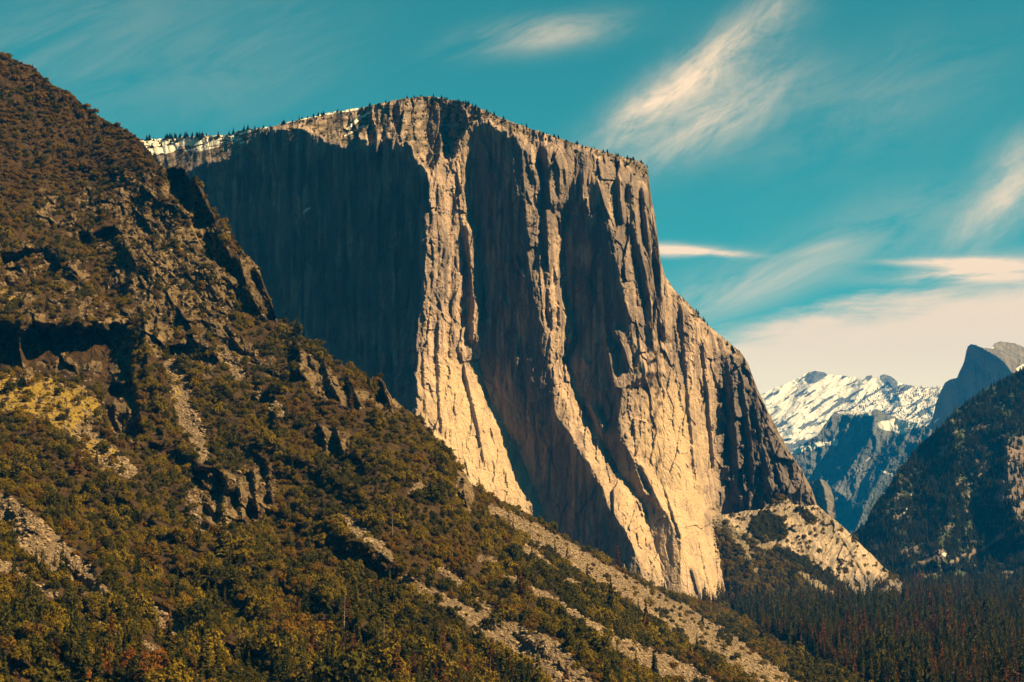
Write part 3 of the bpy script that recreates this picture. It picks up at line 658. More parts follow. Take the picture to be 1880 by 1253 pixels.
rscree = mr.stroke([(1695, 1062, 4), (1730, 1042, 5), (1775, 1020, 5), (1790, 1015, 3)], 3) + mr.stroke([(1805, 1008, 2), (1830, 990, 4), (1862, 965, 3)], 3) + mr.stroke([(1656, 945, 3), (1666, 935, 2)], 1) + mr.stroke([(1655, 985, 1.5), (1662, 980, 2)], 1) + mr.stroke([(1685, 946, 2), (1700, 928, 1.5)], 1) + mr.stroke([(1800, 870, 1.5), (1790, 890, 2)], 1)
rsnow = mr.stroke([(1733, 1018, 3), (1743, 1022, 4)], 1) + mr.stroke([(1674, 908, 2.5), (1676, 902, 2)], 1) + mr.stroke([(1828, 1020, 3), (1833, 1020, 3)]) + mr.stroke([(1660, 942, 2), (1666, 934, 1.5)])
sky_r = line([(1545, 1010), (1572, 975), (1590, 960), (1603, 930), (1625, 905), (1650, 865), (1672, 840), (1690, 815), (1715, 795), (1740, 770), (1760, 748), (1790, 728), (1830, 702), (1850, 692), (1880, 678), (1960, 640), (2080, 590)])
ro = layer('right_hillside', mr, Dr, 1545, 2075, 420, 420, sky_r, line([(1545, 1130), (2080, 1130)]), M_right, [np.clip(1 - rrock - rscree, 0, 1), rsnow, rscree, None],
           [(60, 0), (200, -20), (600, -200), (1200, -700)], jit=2.0)
tag(ro, 'dark forested valley side in blue haze at the right edge', 'hillside', kind='structure')

# ================================================================== HALF DOME
md = Map(1650, 580, 2080, 1010)
X, Y = md.X, md.Y
edge_pts = [(600, 1780), (640, 1806), (655, 1832), (672, 1848), (690, 1862), (720, 1885), (800, 1930), (1010, 2000)]
xe = np.interp(md.Y[:, 0], [p[0] for p in edge_pts], [p[1] for p in edge_pts])[:, None]
Sd = 12500 / F
dx = X - xe
Dd = 12500 + np.where(dx < 0, -.62 * dx * Sd, .75 * dx * Sd)
Dd += np.where(X < 1757, (1757 - X) * .25 * Sd, 0)
top = np.maximum(np.where(dx > 0, 30 - (Y - 628), 0), 0)
Dd += top * Sd * 1.2
Dd += Sd * (3 * fbm(X / 12, Y / 90, 3, 601, .5, True) * .5 + facets(X, Y, 8, 603, 4) * .25 + 2 * fbm(X / 30, Y / 30, 3, 605))
dsn = md.stroke([(1788, 632, 2), (1806, 637, 2.5), (1824, 639, 2)]) * .8 + md.stroke([(1870, 678, 4), (1885, 672, 6)]) + md.stroke([(1715, 775, 2), (1725, 768, 1)]) * .7
sky_d = line([(1660, 830), (1690, 800), (1712, 770), (1718, 742), (1727, 718), (1735, 703), (1742, 698), (1757, 694), (1763, 680), (1770, 665), (1774, 645), (1777, 636), (1783, 632), (1792, 634), (1806, 640), (1820, 640), (1826, 631), (1838, 627), (1860, 630), (1880, 637), (1920, 660), (1960, 700), (2080, 800)])
do = layer('half_dome_mountain', md, Dd, 1660, 2075, 380, 320, sky_d, line([(1660, 1000), (2080, 1000)]), M_dome, [None, dsn, None, None],
           [(80, 0), (300, -30), (900, -300), (1500, -900)], jit=.8)
tag(do, 'distant granite dome cut by a sheer shadowed face', 'mountain', kind='structure')
do.name = 'dome_mountain'

# ================================================================== SNOWY RANGE
ms = Map(1330, 640, 1790, 960)
X, Y = ms.X, ms.Y
Ss = 17500 / F
Dsn = 17500 + (900 - Y) * 14.0
q = X * .55 + Y * .83; p = X * .83 - Y * .55
Dsn -= Ss * (16 * fbm(q / 60, p / 130, 4, 701, .5, True) + 9 * fbm(q / 22, p / 60, 4, 705, .5, True))
for pts, wl, wr, A in [([(1500, 682), (1480, 740), (1440, 800)], 26, 60, 130), ([(1592, 690), (1572, 730), (1560, 760)], 18, 40, 110), ([(1622, 690), (1640, 712), (1655, 740)], 26, 50, 130), ([(1560, 750), (1500, 800), (1470, 850)], 22, 40, 100)]:
    rib(ms, Dsn, pts, wl, wr, A)
ssn = .70 - ms.poly([(1478, 695), (1495, 684), (1515, 686), (1500, 700), (1485, 705)], 2) - ms.poly([(1588, 692), (1600, 690), (1595, 700)], 1) - ms.poly([(1616, 690), (1632, 690), (1648, 704), (1640, 712), (1620, 700)], 2) * 1.2 - .42 * sst(.15, .6, fbm(q / 9, p / 60, 5, 711, .6)) - sst(770, 850, Y) * .35
sforest = ms.poly([(1540, 760), (1580, 725), (1660, 712), (1730, 712), (1730, 790), (1640, 775), (1560, 775)], 4) * sst(.0, .5, fbm(X / 7, Y / 9, 3, 715)) * .35
sky_s = line([(1335, 750), (1404, 722), (1420, 713), (1440, 706), (1470, 692), (1482, 684), (1498, 680), (1512, 684), (1520, 688), (1545, 690), (1570, 693), (1586, 697), (1592, 689), (1600, 690), (1606, 696), (1614, 692), (1622, 687), (1636, 692), (1647, 701), (1660, 706), (1690, 711), (1727, 711), (1790, 715)])
so = layer('snowy_mountain', ms, Dsn, 1335, 1788, 480, 330, sky_s, line([(1335, 955), (1790, 955)]), M_far, [sforest, ssn, None, None],
           [(100, 0), (400, -40), (1200, -300), (2000, -900)], jit=1.0)
tag(so, 'distant mountain ridge covered in snow', 'mountain', kind='structure')

# blue mid-distance canyon walls in front of it
mw = Map(1370, 700, 1790, 1120)
X, Y = mw.X, mw.Y
Sw = 11500 / F
Dw = 11500 + (900 - Y) * 4.0 - (X - 1580) * Sw * .75
for pts, wl, wr, A in [([(1535, 755), (1500, 800), (1450, 850), (1400, 900)], 60, 60, 200), ([(1606, 752), (1600, 800), (1560, 860), (1510, 930)], 60, 40, 240), ([(1690, 760), (1640, 840), (1600, 900), (1560, 1000)], 80, 60, 260), ([(1745, 760), (1720, 830), (1700, 900)], 60, 60, 240)]:
    rib(mw, Dw, pts, wl, wr, A)
Dw -= Sw * (6 * fbm(X / 30 + Y / 60, Y / 60 - X / 90, 4, 801, .5, True) + facets(X + Y * .5, Y, 10, 803, 3) * .3)
wsn = mw.poly([(1530, 756), (1606, 752), (1600, 766), (1550, 766)], 2) * .7 + mw.poly([(1610, 775), (1650, 765), (1720, 745), (1715, 775), (1660, 800), (1615, 790)], 3) * .65 + mw.stroke([(1450, 830, 4), (1500, 818, 6), (1535, 812, 5)], 3) * .75 + mw.stroke([(1560, 880, 2), (1580, 860, 3), (1608, 828, 3)], 2) * .5 + mw.stroke([(1620, 865, 3), (1645, 875, 4)], 2) * .6
sky_w = line([(1375, 885), (1440, 840), (1480, 812), (1500, 800), (1518, 775), (1533, 756), (1545, 753), (1570, 756), (1603, 757), (1608, 751), (1630, 762), (1655, 770), (1690, 778), (1715, 792), (1790, 820)])
wo = layer('canyon_wall', mw, Dw, 1375, 1788, 420, 360, sky_w, line([(1375, 1080), (1790, 1080)]), M_far, [mw.poly([(1600, 820), (1660, 800), (1700, 850), (1640, 960), (1560, 1000)], 10) * .5, wsn, None, None],
           [(80, 0), (300, -30), (900, -400), (1500, -1000)], jit=1.2)
tag(wo, 'blue hazy canyon walls with a snow topped flat shoulder', 'mountain', kind='structure')

# small dome between monolith and canyon
mo = Map(1460, 850, 1560, 1110)
X, Y = mo.X, mo.Y
So = 7200 / F
xe = np.interp(Y[:, 0], [870, 900, 950, 1100], [1500, 1514, 1522, 1530])[:, None]
Do = 7200 + np.where(X < xe, -.9 * (X - xe) * So, .8 * (X - xe) * So) + np.maximum(910 - Y, 0) * So * .7
Do += So * (facets(X, Y, 9, 851, 2) * .4 + 2 * fbm(X / 12, Y / 20, 3, 853))
oo = layer('granite_dome', mo, Do, 1470, 1548, 110, 240, line([(1470, 905), (1486, 890), (1497, 881), (1508, 880), (1518, 886), (1526, 898), (1531, 915), (1534, 945), (1540, 1010), (1548, 1090)]), line([(1470, 1100), (1560, 1100)]), M_dome, [mo.poly([(1490, 900), (1505, 890), (1515, 950), (1500, 980)], 3) * .5, None, None, None],
           [(30, -2), (120, -60), (300, -400)], jit=.5)
tag(oo, 'small rounded rock dome behind the right foot of the monolith', 'dome', kind='structure')

# ================================================================== GROUND
gm, gt, gb = material('valley_floor')
geo = gt.new('ShaderNodeNewGeometry')
gt.set(gb.inputs['Base Color'], gt.mix(gt.ramp(gt.noise(geo.outputs['Position'], .01, 5), .35, .65), (.03, .022, .010), (.016, .018, .008)))
nx_, ny_ = 80, 80
gxs = np.linspace(-15000, 15000, nx_); gys = np.linspace(-6000, 20800, ny_)
GX, GY = np.meshgrid(gxs, gys)
idx = np.arange(nx_ * ny_).reshape(ny_, nx_)
q4 = np.stack([idx[:-1, :-1], idx[:-1, 1:], idx[1:, 1:], idx[1:, :-1]], -1).reshape(-1, 4)
go = link(mesh_obj('valley_floor', np.stack([GX, GY, 0 * GX], -1).reshape(-1, 3), q4, gm))
tag(go, 'flat forested valley floor', 'ground', kind='structure')

# unseen wooded ridges, added beside and behind the viewpoint to block low skylight
rp = np.array([(-2700, 4900), (-3700, 3000), (-4000, 500), (-3300, -2200), (-900, -3700), (2200, -3500), (4200, -1900), (5200, 800), (5700, 3200)], float)
tt = np.linspace(0, len(rp) - 1, 160)
rx = np.interp(tt, range(len(rp)), rp[:, 0]); ry = np.interp(tt, range(len(rp)), rp[:, 1])
hh = 1500 + 200 * np.sin(tt * 2.3) + 120 * np.sin(tt * 7.1 + 1) + 50 * np.sin(tt * 19)
cxm, cym = 600.0, 800.0
RV = []
for f_, k_ in ((.72, 0.0), (.80, .28), (.87, .55), (.93, .82), (.97, .95), (1.0, 1.0), (1.08, .97), (1.25, .6), (1.5, -.002)):
    w_ = 1 + .03 * np.sin(tt * 11 + 9 * f_)
    RV.append(np.stack([cxm + (rx - cxm) * f_ * w_, cym + (ry - cym) * f_ * w_, hh * k_ - 1.0 * (k_ <= 0)], -1))
RV = np.array(RV); idx = np.arange(RV.shape[0] * 160).reshape(RV.shape[0], 160)
rq = np.stack([idx[:-1, :-1], idx[:-1, 1:], idx[1:, 1:], idx[1:, :-1]], -1).reshape(-1, 4)
rmm = np.zeros((RV.shape[0] * 160, 4)); rmm[:, 0] = 1
rg = link(mesh_obj('unseen_ridge', RV.reshape(-1, 3), rq, M_right, True, rmm))
tag(rg, 'unseen wooded ridge added around and behind the viewpoint to block low sky', 'hills', kind='structure')

# haze
hb = np.array([(x, y, z) for x in (-15600, 15600) for y in (-6200, 21000) for z in (-3.0, 2350)], np.float32)
hz = link(mesh_obj('haze', hb, [(0, 1, 3, 2), (4, 6, 7, 5), (0, 4, 5, 1), (2, 3, 7, 6), (0, 2, 6, 4), (1, 5, 7, 3)]))
hm = bpy.data.materials.new('haze'); hm.use_nodes = True
for n_ in list(hm.node_tree.nodes):
    if n_.type == 'BSDF_PRINCIPLED': hm.node_tree.nodes.remove(n_)
pv = hm.node_tree.nodes.new('ShaderNodeVolumePrincipled')
pv.inputs['Color'].default_value = (.0, .27, .95, 1); pv.inputs['Density'].default_value = 2.2e-5; pv.inputs['Anisotropy'].default_value = .0
hm.node_tree.links.new(pv.outputs[0], [n_ for n_ in hm.node_tree.nodes if n_.type == 'OUTPUT_MATERIAL'][0].inputs['Volume'])
hz.data.materials.append(hm)
tag(hz, 'thin blue haze filling the valley air', 'haze', kind='stuff')
print('terrain', round(time.time() - T0, 1))

# ================================================================== PLANTS AND STONES
def quads_to(V, Q): return np.array(V, np.float32).reshape(-1, 3), np.array(Q, np.int32)
def leaf_quads(C, Nn, size, rng):
    """one small leaf spray at each centre, roughly facing Nn"""
    n = len(C)
    Nn = Nn + rng.normal(0, .45, (n, 3)); Nn /= np.linalg.norm(Nn, axis=1)[:, None] + 1e-6
    r = rng.normal(0, 1, (n, 3)); t = np.cross(Nn, r); t /= np.linalg.norm(t, axis=1)[:, None] + 1e-6
    b = np.cross(Nn, t)
    s = size * rng.uniform(.6, 1.4, (n, 1)); s2 = s * rng.uniform(.5, .9, (n, 1))
    V = np.stack([C - t * s - b * s2 * .3, C + b * s2 * -1 + t * s * .2, C + t * s + b * s2 * .2, C + b * s2], 1).reshape(-1, 3)
    Q = np.arange(4 * n).reshape(n, 4)
    return V, Q
def tube_v(P, R, k=5):
    V = []; Q = []
    for i, (p, r) in enumerate(zip(P, R)):
        for j in range(k):
            a = 6.2832 * j / k
            V.append((p[0] + r * math.cos(a), p[1] + r * math.sin(a), p[2]))
    for i in range(len(P) - 1):
        for j in range(k):
            Q.append((i * k + j, i * k + (j + 1) % k, (i + 1) * k + (j + 1) % k, (i + 1) * k + j))
    return np.array(V, np.float32), np.array(Q, np.int32)
def join(parts):
    V = []; Q = []; n = 0
    for v, q in parts:
        V.append(v); Q.append(np.asarray(q) + n); n += len(v)
    return np.vstack(V), np.vstack(Q)
def crown_oak(seed, flat=.75, nlump=11, nl=60):
    rng = np.random.default_rng(seed)
    C = []; Nn = []
    for i in range(nlump):
        a = rng.uniform(0, 6.28); rr = math.sqrt(rng.uniform(0, 1)) * .68
        c = np.array([rr * math.cos(a), rr * math.sin(a), .22 + rng.uniform(0, .7) * (1 - rr * .8) * 1.3])
        R = rng.uniform(.24, .42)
        d = rng.normal(0, 1, (nl, 3)); d /= np.linalg.norm(d, axis=1)[:, None]; d[:, 2] = np.where(d[:, 2] < -.3, -d[:, 2], d[:, 2])
        rad = R * rng.uniform(.75, 1.08, (nl, 1))
        C.append(c + d * rad * (1, 1, flat)); Nn.append(d)
    V, Q = leaf_quads(np.vstack(C), np.vstack(Nn), .085, rng)
    V[:, 2] = V[:, 2] * 1.15
    return V, Q
def crown_conifer(seed, R=.17, dens=1.0, gap=.1, low=.1):
    """unit height"""
    rng = np.random.default_rng(seed)
    parts = []
    nw = 26
    for k in range(nw):
        z = low + (1 - low) * (k / nw) + rng.uniform(-.01, .01)
        r = R * (1 - (z - low) / (1 - low)) ** .8 * rng.uniform(.75, 1.1) + .008
        nb = max(4, int(9 * dens * (r / R + .3)))
        for b_ in range(nb):
            if rng.uniform() < gap: continue
            a = rng.uniform(0, 6.283); L = r * rng.uniform(.6, 1.15)
            d = np.array([math.cos(a), math.sin(a), 0]); s = np.array([-d[1], d[0], 0])
            drop = L * rng.uniform(.15, .5); wd = .35 * L * rng.uniform(.6, 1.1) + .004
            p0 = np.array([0, 0, z]); p1 = d * L * .55 + (0, 0, z - drop * .3); p2 = d * L + (0, 0, z - drop)
            V = np.array([p0, p1 - s * wd + (0, 0, -.012), p2, p1 + s * wd + (0, 0, -.012)], np.float32)
            parts.append((V, np.array([[0, 1, 2, 3]])))
            V2 = np.array([p0 + (0, 0, .012), p1 + (0, 0, .02), p2, p1 + (0, 0, -.03)], np.float32)
            parts.append((V2, np.array([[0, 1, 2, 3]])))
    return join(parts)
def trunk_mesh(h, r, lean=.02, seed=0, branches=0, blen=.1):
    rng = np.random.default_rng(seed)
    P = [(lean * t * math.sin(3 * t + seed), lean * t * math.cos(2 * t), t * h) for t in np.linspace(-.03, 1, 7)]
    parts = [tube_v(P, [r * (1 - .85 * t) for t in np.linspace(0, 1, 7)], 6)]
    for i in range(branches):
        z = rng.uniform(.25, .97) * h; a = rng.uniform(0, 6.28); L = blen * (1.15 - z / h) * rng.uniform(.5, 1.2)
        e = np.array([math.cos(a) * L, math.sin(a) * L, z + L * rng.uniform(-.3, .25)]); s0 = np.array([0, 0, z])
        w_ = r * .22
        V = np.array([s0 + (0, 0, w_), s0 - (0, 0, w_), e, e + (0, 0, w_ * .4)], np.float32)
        sv_ = np.array([-math.sin(a), math.cos(a), 0]) * w_
        V2 = np.array([s0 + sv_, s0 - sv_, e, e + sv_ * .4], np.float32)
        parts.append((V, np.array([[0, 1, 2, 3]]))); parts.append((V2, np.array([[0, 1, 2, 3]])))
    return join(parts)
def rock_mesh(seed):
    rng = np.random.default_rng(seed)
    import bmesh
    bm = bmesh.new(); bmesh.ops.create_icosphere(bm, subdivisions=2, radius=1)
    pl = rng.normal(0, 1, (9, 3)); pl /= np.linalg.norm(pl, axis=1)[:, None]; off = rng.uniform(.45, .85, 9)
    V = np.array([v.co[:] for v in bm.verts])
    for p_, o_ in zip(pl, off):
        d = V @ p_; V -= np.maximum(d - o_, 0)[:, None] * p_
    V *= (1, rng.uniform(.6, .9), rng.uniform(.5, .8))
    Q = np.array([[v.index for v in f.verts] for f in bm.faces]); bm.free()
    return V.astype(np.float32), Q

OAK = [('dark olive', leaf_mat('oak_dark_olive', (.038, .035, .005), (.072, .058, .006))),
       ('golden olive', leaf_mat('oak_golden_olive', (.118, .085, .007), (.175, .116, .008))),
       ('brown green', leaf_mat('oak_brown_green', (.100, .056, .007), (.150, .078, .008))),
       ('rusty orange', leaf_mat('oak_rust', (.17, .060, .009), (.22, .085, .011)))]
CON = [('dark green', leaf_mat('fir_dark', (.026, .031, .008), (.050, .050, .010), .15)),
       ('olive green', leaf_mat('fir_olive', (.060, .056, .009), (.105, .080, .010), .15)),
       ('reddish brown', leaf_mat('fir_dead', (.080, .032, .009), (.13, .052, .012), .15))]
M_bark = plain_mat('bark', (.06, .04, .025), (.12, .08, .05)); M_snag = plain_mat('dead_wood', (.12, .085, .06), (.22, .17, .12))
M_stone = plain_mat('scree_stone', (.09, .062, .038), (.23, .165, .105), .25)

def placement(m, D, wmap, sky, n, seed, step=3, yb=1252, margin=0):
    """n random stands on a slope, evenly spread over its real surface where wmap allows"""
    rng = np.random.default_rng(seed)
    ys = np.arange(m.y0, min(m.y1, yb) - step, step); xs = np.arange(m.x0, m.x1 - step, step)
    XX, YY = np.meshgrid(xs.astype(float), ys.astype(float))
    d = blur_(D, 3)
    px, py, pz = unproj(XX, YY, m.samp(d, XX, YY))
    P = np.stack([px, py, pz], -1)
    e1 = np.gradient(P, axis=1); e2 = np.gradient(P, axis=0)
    A = np.linalg.norm(np.cross(e1, e2), axis=-1)
    A = np.minimum(A, np.percentile(A, 95))
    w_ = A * m.samp(wmap, XX, YY) * (YY > sky(XX) + margin) * (pz > .5) * (XX > -430) * (XX < 2060)
    w_ = w_.ravel(); w_ = w_ / w_.sum()
    k = rng.choice(len(w_), n, p=w_)
    x = XX.ravel()[k] + rng.uniform(0, step, n); y = YY.ravel()[k] + rng.uniform(0, step, n)
    y = np.maximum(y, sky(x) + .5)
    dd = m.samp(D, x, y)
    return x, y, np.stack(unproj(x, y, dd), -1)

protos = {}
def build_proto_meshes():
    P = {}
    for i, (nm, mt) in enumerate(OAK):
        for j in range(2):
            V, Q = crown_oak(900 + i * 7 + j, .95 + .15 * j, 13)
            P['oak', i, j] = mesh_obj('crown', V, Q, mt).data
    for i, (nm, mt) in enumerate(CON):
        for j in range(2):
            V, Q = crown_conifer(950 + i * 7 + j, .15 + .035 * j, 1.0 if i < 2 else .7, .1 if i < 2 else .3)
            P['fir', i, j] = mesh_obj('crown', V, Q, mt).data
    V, Q = trunk_mesh(.55, .05, .04, 3, 4, .5); P['oaktrunk'] = mesh_obj('trunk', V, Q, M_bark).data
    V, Q = trunk_mesh(.97, .016, .01, 4, 0); P['firtrunk'] = mesh_obj('trunk', V, Q, M_bark).data
    V, Q = trunk_mesh(1., .018, .02, 5, 46, .16); P['snag'] = mesh_obj('trunk', V, Q, M_snag).data
    for j in range(3):
        V, Q = rock_mesh(970 + j); P['stone', j] = mesh_obj('stone', V, Q, M_stone).data
    return P
PM = build_proto_meshes()

def plant(name, crown, trunk, loc, rz, sc, label, cat, group, szr=1.0):
    e = bpy.data.objects.new(name, None); e.empty_display_size = 1
    e.location = loc; e.rotation_euler = (0, 0, rz); e.scale = (sc, sc, sc * szr)
    COL.objects.link(e); tag(e, label, cat, group)
    for nm, d in (('crown', crown), ('trunk', trunk)):
        if d is None: continue
        c = bpy.data.objects.new(nm, d); COL.objects.link(c); c.parent = e
    return e

def gn_stuff(name, P, rot, scl, var, src, label, cat):
    """one object holding a mass nobody could count: stands on points"""
    me = bpy.data.meshes.new(name); me.vertices.add(len(P)); me.vertices.foreach_set('co', np.asarray(P, np.float32).ravel())
    for nm, typ, a in (('rot', 'FLOAT_VECTOR', rot), ('scl', 'FLOAT_VECTOR', scl)):
        at = me.attributes.new(nm, typ, 'POINT'); at.data.foreach_set('vector', np.asarray(a, np.float32).ravel())
    at = me.attributes.new('var', 'INT', 'POINT'); at.data.foreach_set('value', np.asarray(var, np.int32))
    o = link(bpy.data.objects.new(name, me))
    ng = bpy.data.node_groups.new(name, 'GeometryNodeTree')
    ng.interface.new_socket('Geometry', in_out='INPUT', socket_type='NodeSocketGeometry')
    ng.interface.new_socket('Geometry', in_out='OUTPUT', socket_type='NodeSocketGeometry')
    N = ng.nodes; Lk = ng.links
    gi = N.new('NodeGroupInput'); gout = N.new('NodeGroupOutput')
    prev = None; jn = N.new('GeometryNodeJoinGeometry')
    for k, s in enumerate(src):
        oi = N.new('GeometryNodeObjectInfo'); oi.transform_space = 'ORIGINAL'; oi.inputs['Object'].default_value = s
        oi.inputs['As Instance'].default_value = False
        iop = N.new('GeometryNodeInstanceOnPoints')
        Lk.new(gi.outputs[0], iop.inputs['Points']); Lk.new(oi.outputs['Geometry'], iop.inputs['Instance'])
        va = N.new('GeometryNodeInputNamedAttribute'); va.data_type = 'INT'; va.inputs[0].default_value = 'var'
        cp = N.new('FunctionNodeCompare'); cp.data_type = 'INT'; cp.operation = 'EQUAL'; cp.inputs[3].default_value = k
        Lk.new(va.outputs[0], cp.inputs[2]); Lk.new(cp.outputs[0], iop.inputs['Selection'])
        ra = N.new('GeometryNodeInputNamedAttribute'); ra.data_type = 'FLOAT_VECTOR'; ra.inputs[0].default_value = 'rot'
        sa = N.new('GeometryNodeInputNamedAttribute'); sa.data_type = 'FLOAT_VECTOR'; sa.inputs[0].default_value = 'scl'
        e2r = N.new('FunctionNodeEulerToRotation'); Lk.new(ra.outputs[0], e2r.inputs[0])
        Lk.new(e2r.outputs[0], iop.inputs['Rotation']); Lk.new(sa.outputs[0], iop.inputs['Scale'])
        Lk.new(iop.outputs[0], jn.inputs[0])
    Lk.new(jn.outputs[0], gout.inputs[0])
    md_ = o.modifiers.new('scatter', 'NODES'); md_.node_group = ng
    tag(o, label, cat, kind='stuff')
    return o

LMARK = [(60, 160, 'on the skyline of the steep upper slope'), (180, 280, 'on the steep slope above the rock band'), (60, 300, 'high above the dark overhang'), (60, 420, 'among ledges above the dark overhang'),
         (200, 560, 'on the ledge over the dark overhang'), (300, 500, 'among the sunlit crags'), (440, 560, 'beside the jagged skyline crags'), (560, 620, 'on the skyline below the jagged crags'), (80, 720, 'by the yellow grass patch'),
         (330, 740, 'beside the narrow rubble gully'), (480, 720, 'between the rubble gully and the crags'), (620, 700, 'behind the broken ridge crags'), (620, 800, 'around the pale pillars'), (780, 830, 'on the ridge in front of the prow'),
         (60, 840, 'under the yellow grass patch'), (250, 920, 'on the broad olive spur'), (430, 900, 'around the dark columnar outcrop'), (60, 960, 'beside the wide scree chute'), (300, 1060, 'on the spur below the wide scree chute'),
         (520, 1000, 'in the wooded gully'), (650, 950, 'at the head of the thin scree streak'), (800, 960, 'below the small square crag'), (950, 930, 'along the crest above the long scree chute'), (1100, 1030, 'above the long scree chute near the cliff foot'),
         (60, 1150, 'below the thin rock chute'), (250, 1200, 'in the bottom corner wood'), (450, 1150, 'on the lowest olive spur'), (620, 1180, 'among the red brown conifers'), (740, 1120, 'beside the fan of grey scree'), (820, 1200, 'under the fan of grey scree'),
         (880, 1060, 'between the two scree chutes'), (1050, 1150, 'on the wooded rib between chutes'), (1150, 1200, 'among the lowest scree runs'), (1250, 1100, 'on the crest by the pale cliff toe'), (1350, 1160, 'where the slope meets the valley forest'), (1450, 1220, 'at the toe of the slope by the forest'),
         (1400, 965, 'in the dark grove on the ledge'), (1500, 1050, 'below the pale slab'), (1350, 1050, 'beside the pale cliff toe')]
def where(x, y): return min(LMARK, key=lambda L: (L[0] - x) ** 2 + (L[1] - y) ** 2)[2]

# ---- oaks and scrub on the near hillside
hole = np.clip(sst(.30, .55, fbm(X * 0, Y * 0, 1)), 0, 1)
X, Y = mh.X, mh.Y
patch = sst(-.55, -.1, fbm(X / 40, Y / 34, 3, 911))
wm = np.clip(1 - 1.15 * Rk - 1.3 * scree - 1.1 * grass, .0, 1) * (.35 + .65 * patch) + .62 * Rk * sst(-.25, .3, fbm(X / 20, Y / 16, 3, 913)) + .16 * grass + .028 * scree
shade_alc = mh.poly([(-700, 602), (236, 600), (246, 640), (238, 690), (215, 722), (60, 686), (-150, 694)], 3) + mh.poly([(186, 722), (256, 720), (262, 803), (214, 806), (188, 775)], 3)
wm = wm * (1 - np.clip(shade_alc, 0, 1)) * (1 - .8 * np.clip(outc, 0, 1))
NO = 30500
px, py, P = placement(mh, Dh, wm, sky_h, NO, 31, yb=1300)
rng = np.random.default_rng(5)
size = rng.lognormal(math.log(3.15), .40, NO) * (.9 + .35 * sst(900, 1200, py))
size = np.where(mh.samp(Rk, px, py) > .4, size * .65, size)
tn = fbm(px / 120, py / 120, 3, 921) + rng.normal(0, .35, NO)
upper = sst(520, 250, py)
var = np.where(tn < -.25, 0, np.where(tn > .48, 2, 1))
var = np.where((rng.uniform(0, 1, NO) < upper * .85), 2, var)
var = np.where((rng.uniform(0, 1, NO) < .25), 0, var)
gold = ((np.hypot((px - 230) / 110, (py - 1240) / 34) < 1) | (np.hypot((px - 790) / 60, (py - 1245) / 20) < 1)) & (rng.uniform(0, 1, NO) < .4)
var = np.where(gold, 3, var)
v2 = rng.integers(0, 2, NO)
app = size / P[:, 1]
inview = (px > 5) & (px < 1875) & (py < 1245)
order = np.argsort(-(app * inview))
big_i = order[:300]; rest = order[300:]
rz = rng.uniform(0, 6.283, NO)
oak_src = {}
for k in big_i:
    r_ = float(size[k]); tone = OAK[var[k]][0]
    szw = 'broad' if r_ > 7.5 else ('tall' if v2[k] else 'low')
    wh = where(px[k], py[k])
    o = plant('oak_tree', PM['oak', int(var[k]), int(v2[k])], PM['oaktrunk'], P[k] - (0, 0, .15 * r_), rz[k], r_, '%s %s oak %s' % (szw, tone, wh), 'oak', 'oaks ' + wh)
    oak_src.setdefault((int(var[k]), int(v2[k])), o.children[0])
def src_for(kind, i, j):
    d = PM[kind, i, j]
    for o in COL.objects:
        if o.data == d: return o
    return None
keys = [(i, j) for i in range(4) for j in range(2)]
srcs = [oak_src.get(k) or src_for('oak', *k) for k in keys]
for k_, s in zip(keys, srcs):
    if s is None: print('missing oak proto', k_)
srcs = [s or srcs[0] for s in srcs]
def scl_of(s, zr=1.0): return np.stack([s, s, s * zr], -1)
def rots(r): return np.stack([0 * r, 0 * r, r], -1)
PP = P[rest] - np.stack([0 * size[rest], 0 * size[rest], .15 * size[rest]], -1)
gn_stuff('scrub', PP, rots(rz[rest]), scl_of(size[rest]), var[rest] * 2 + v2[rest], srcs, 'dense olive and brown scrub covering the near hillside', 'scrub')

# scrub on east slope, on the cap
groves = me_.poly([(1378, 958), (1398, 940), (1425, 950), (1442, 975), (1438, 988), (1400, 992), (1382, 985)], 2) * 3 + me_.stroke([(1465, 935, 4), (1490, 955, 7)]) * 1.5 + me_.stroke([(1425, 1015, 9), (1470, 1030, 9), (1510, 1060, 9), (1545, 1085, 8)], 2) * 1.3
we = np.clip(soile * .55 + groves, 0, 3) + .01
x2, y2, P2 = placement(me_, De, we, sky_e, 4200, 33, yb=1130)
s2 = rng.lognormal(math.log(4.2), .3, 4200)
g2 = me_.samp(groves, x2, y2) > .8
t2 = np.where(g2 | (rng.uniform(0, 1, 4200) < .12), 0, np.where(rng.uniform(0, 1, 4200) < .75, 1, 2))
gn_stuff('slope_scrub', P2 - (0, 0, .6), rots(rng.uniform(0, 6.28, 4200)), scl_of(s2), t2 * 2 + rng.integers(0, 2, 4200), srcs, 'green scrub and groves below the pale slab', 'scrub')
wc = cap_in * (mc.Y < 420) * sst(-.2, .5, fbm(mc.X / 18, mc.Y / 10, 3, 931)) + mc.poly([(770, 178), (880, 190), (940, 235), (850, 235), (790, 215)], 4) * .7
x3, y3, P3 = placement(mc, Dc, wc, sky_c, 620, 35)
s3 = rng.lognormal(math.log(2.8), .3, 620)
gn_stuff('rim_scrub', P3 - (0, 0, .5), rots(rng.uniform(0, 6.28, 620)), scl_of(s3), np.where(rng.uniform(0, 1, 620) < .5, 0, 2) * 2 + rng.integers(0, 2, 620), srcs, 'dark brush dotted over the sunlit top of the monolith', 'scrub')
print('oaks', round(time.time() - T0, 1))

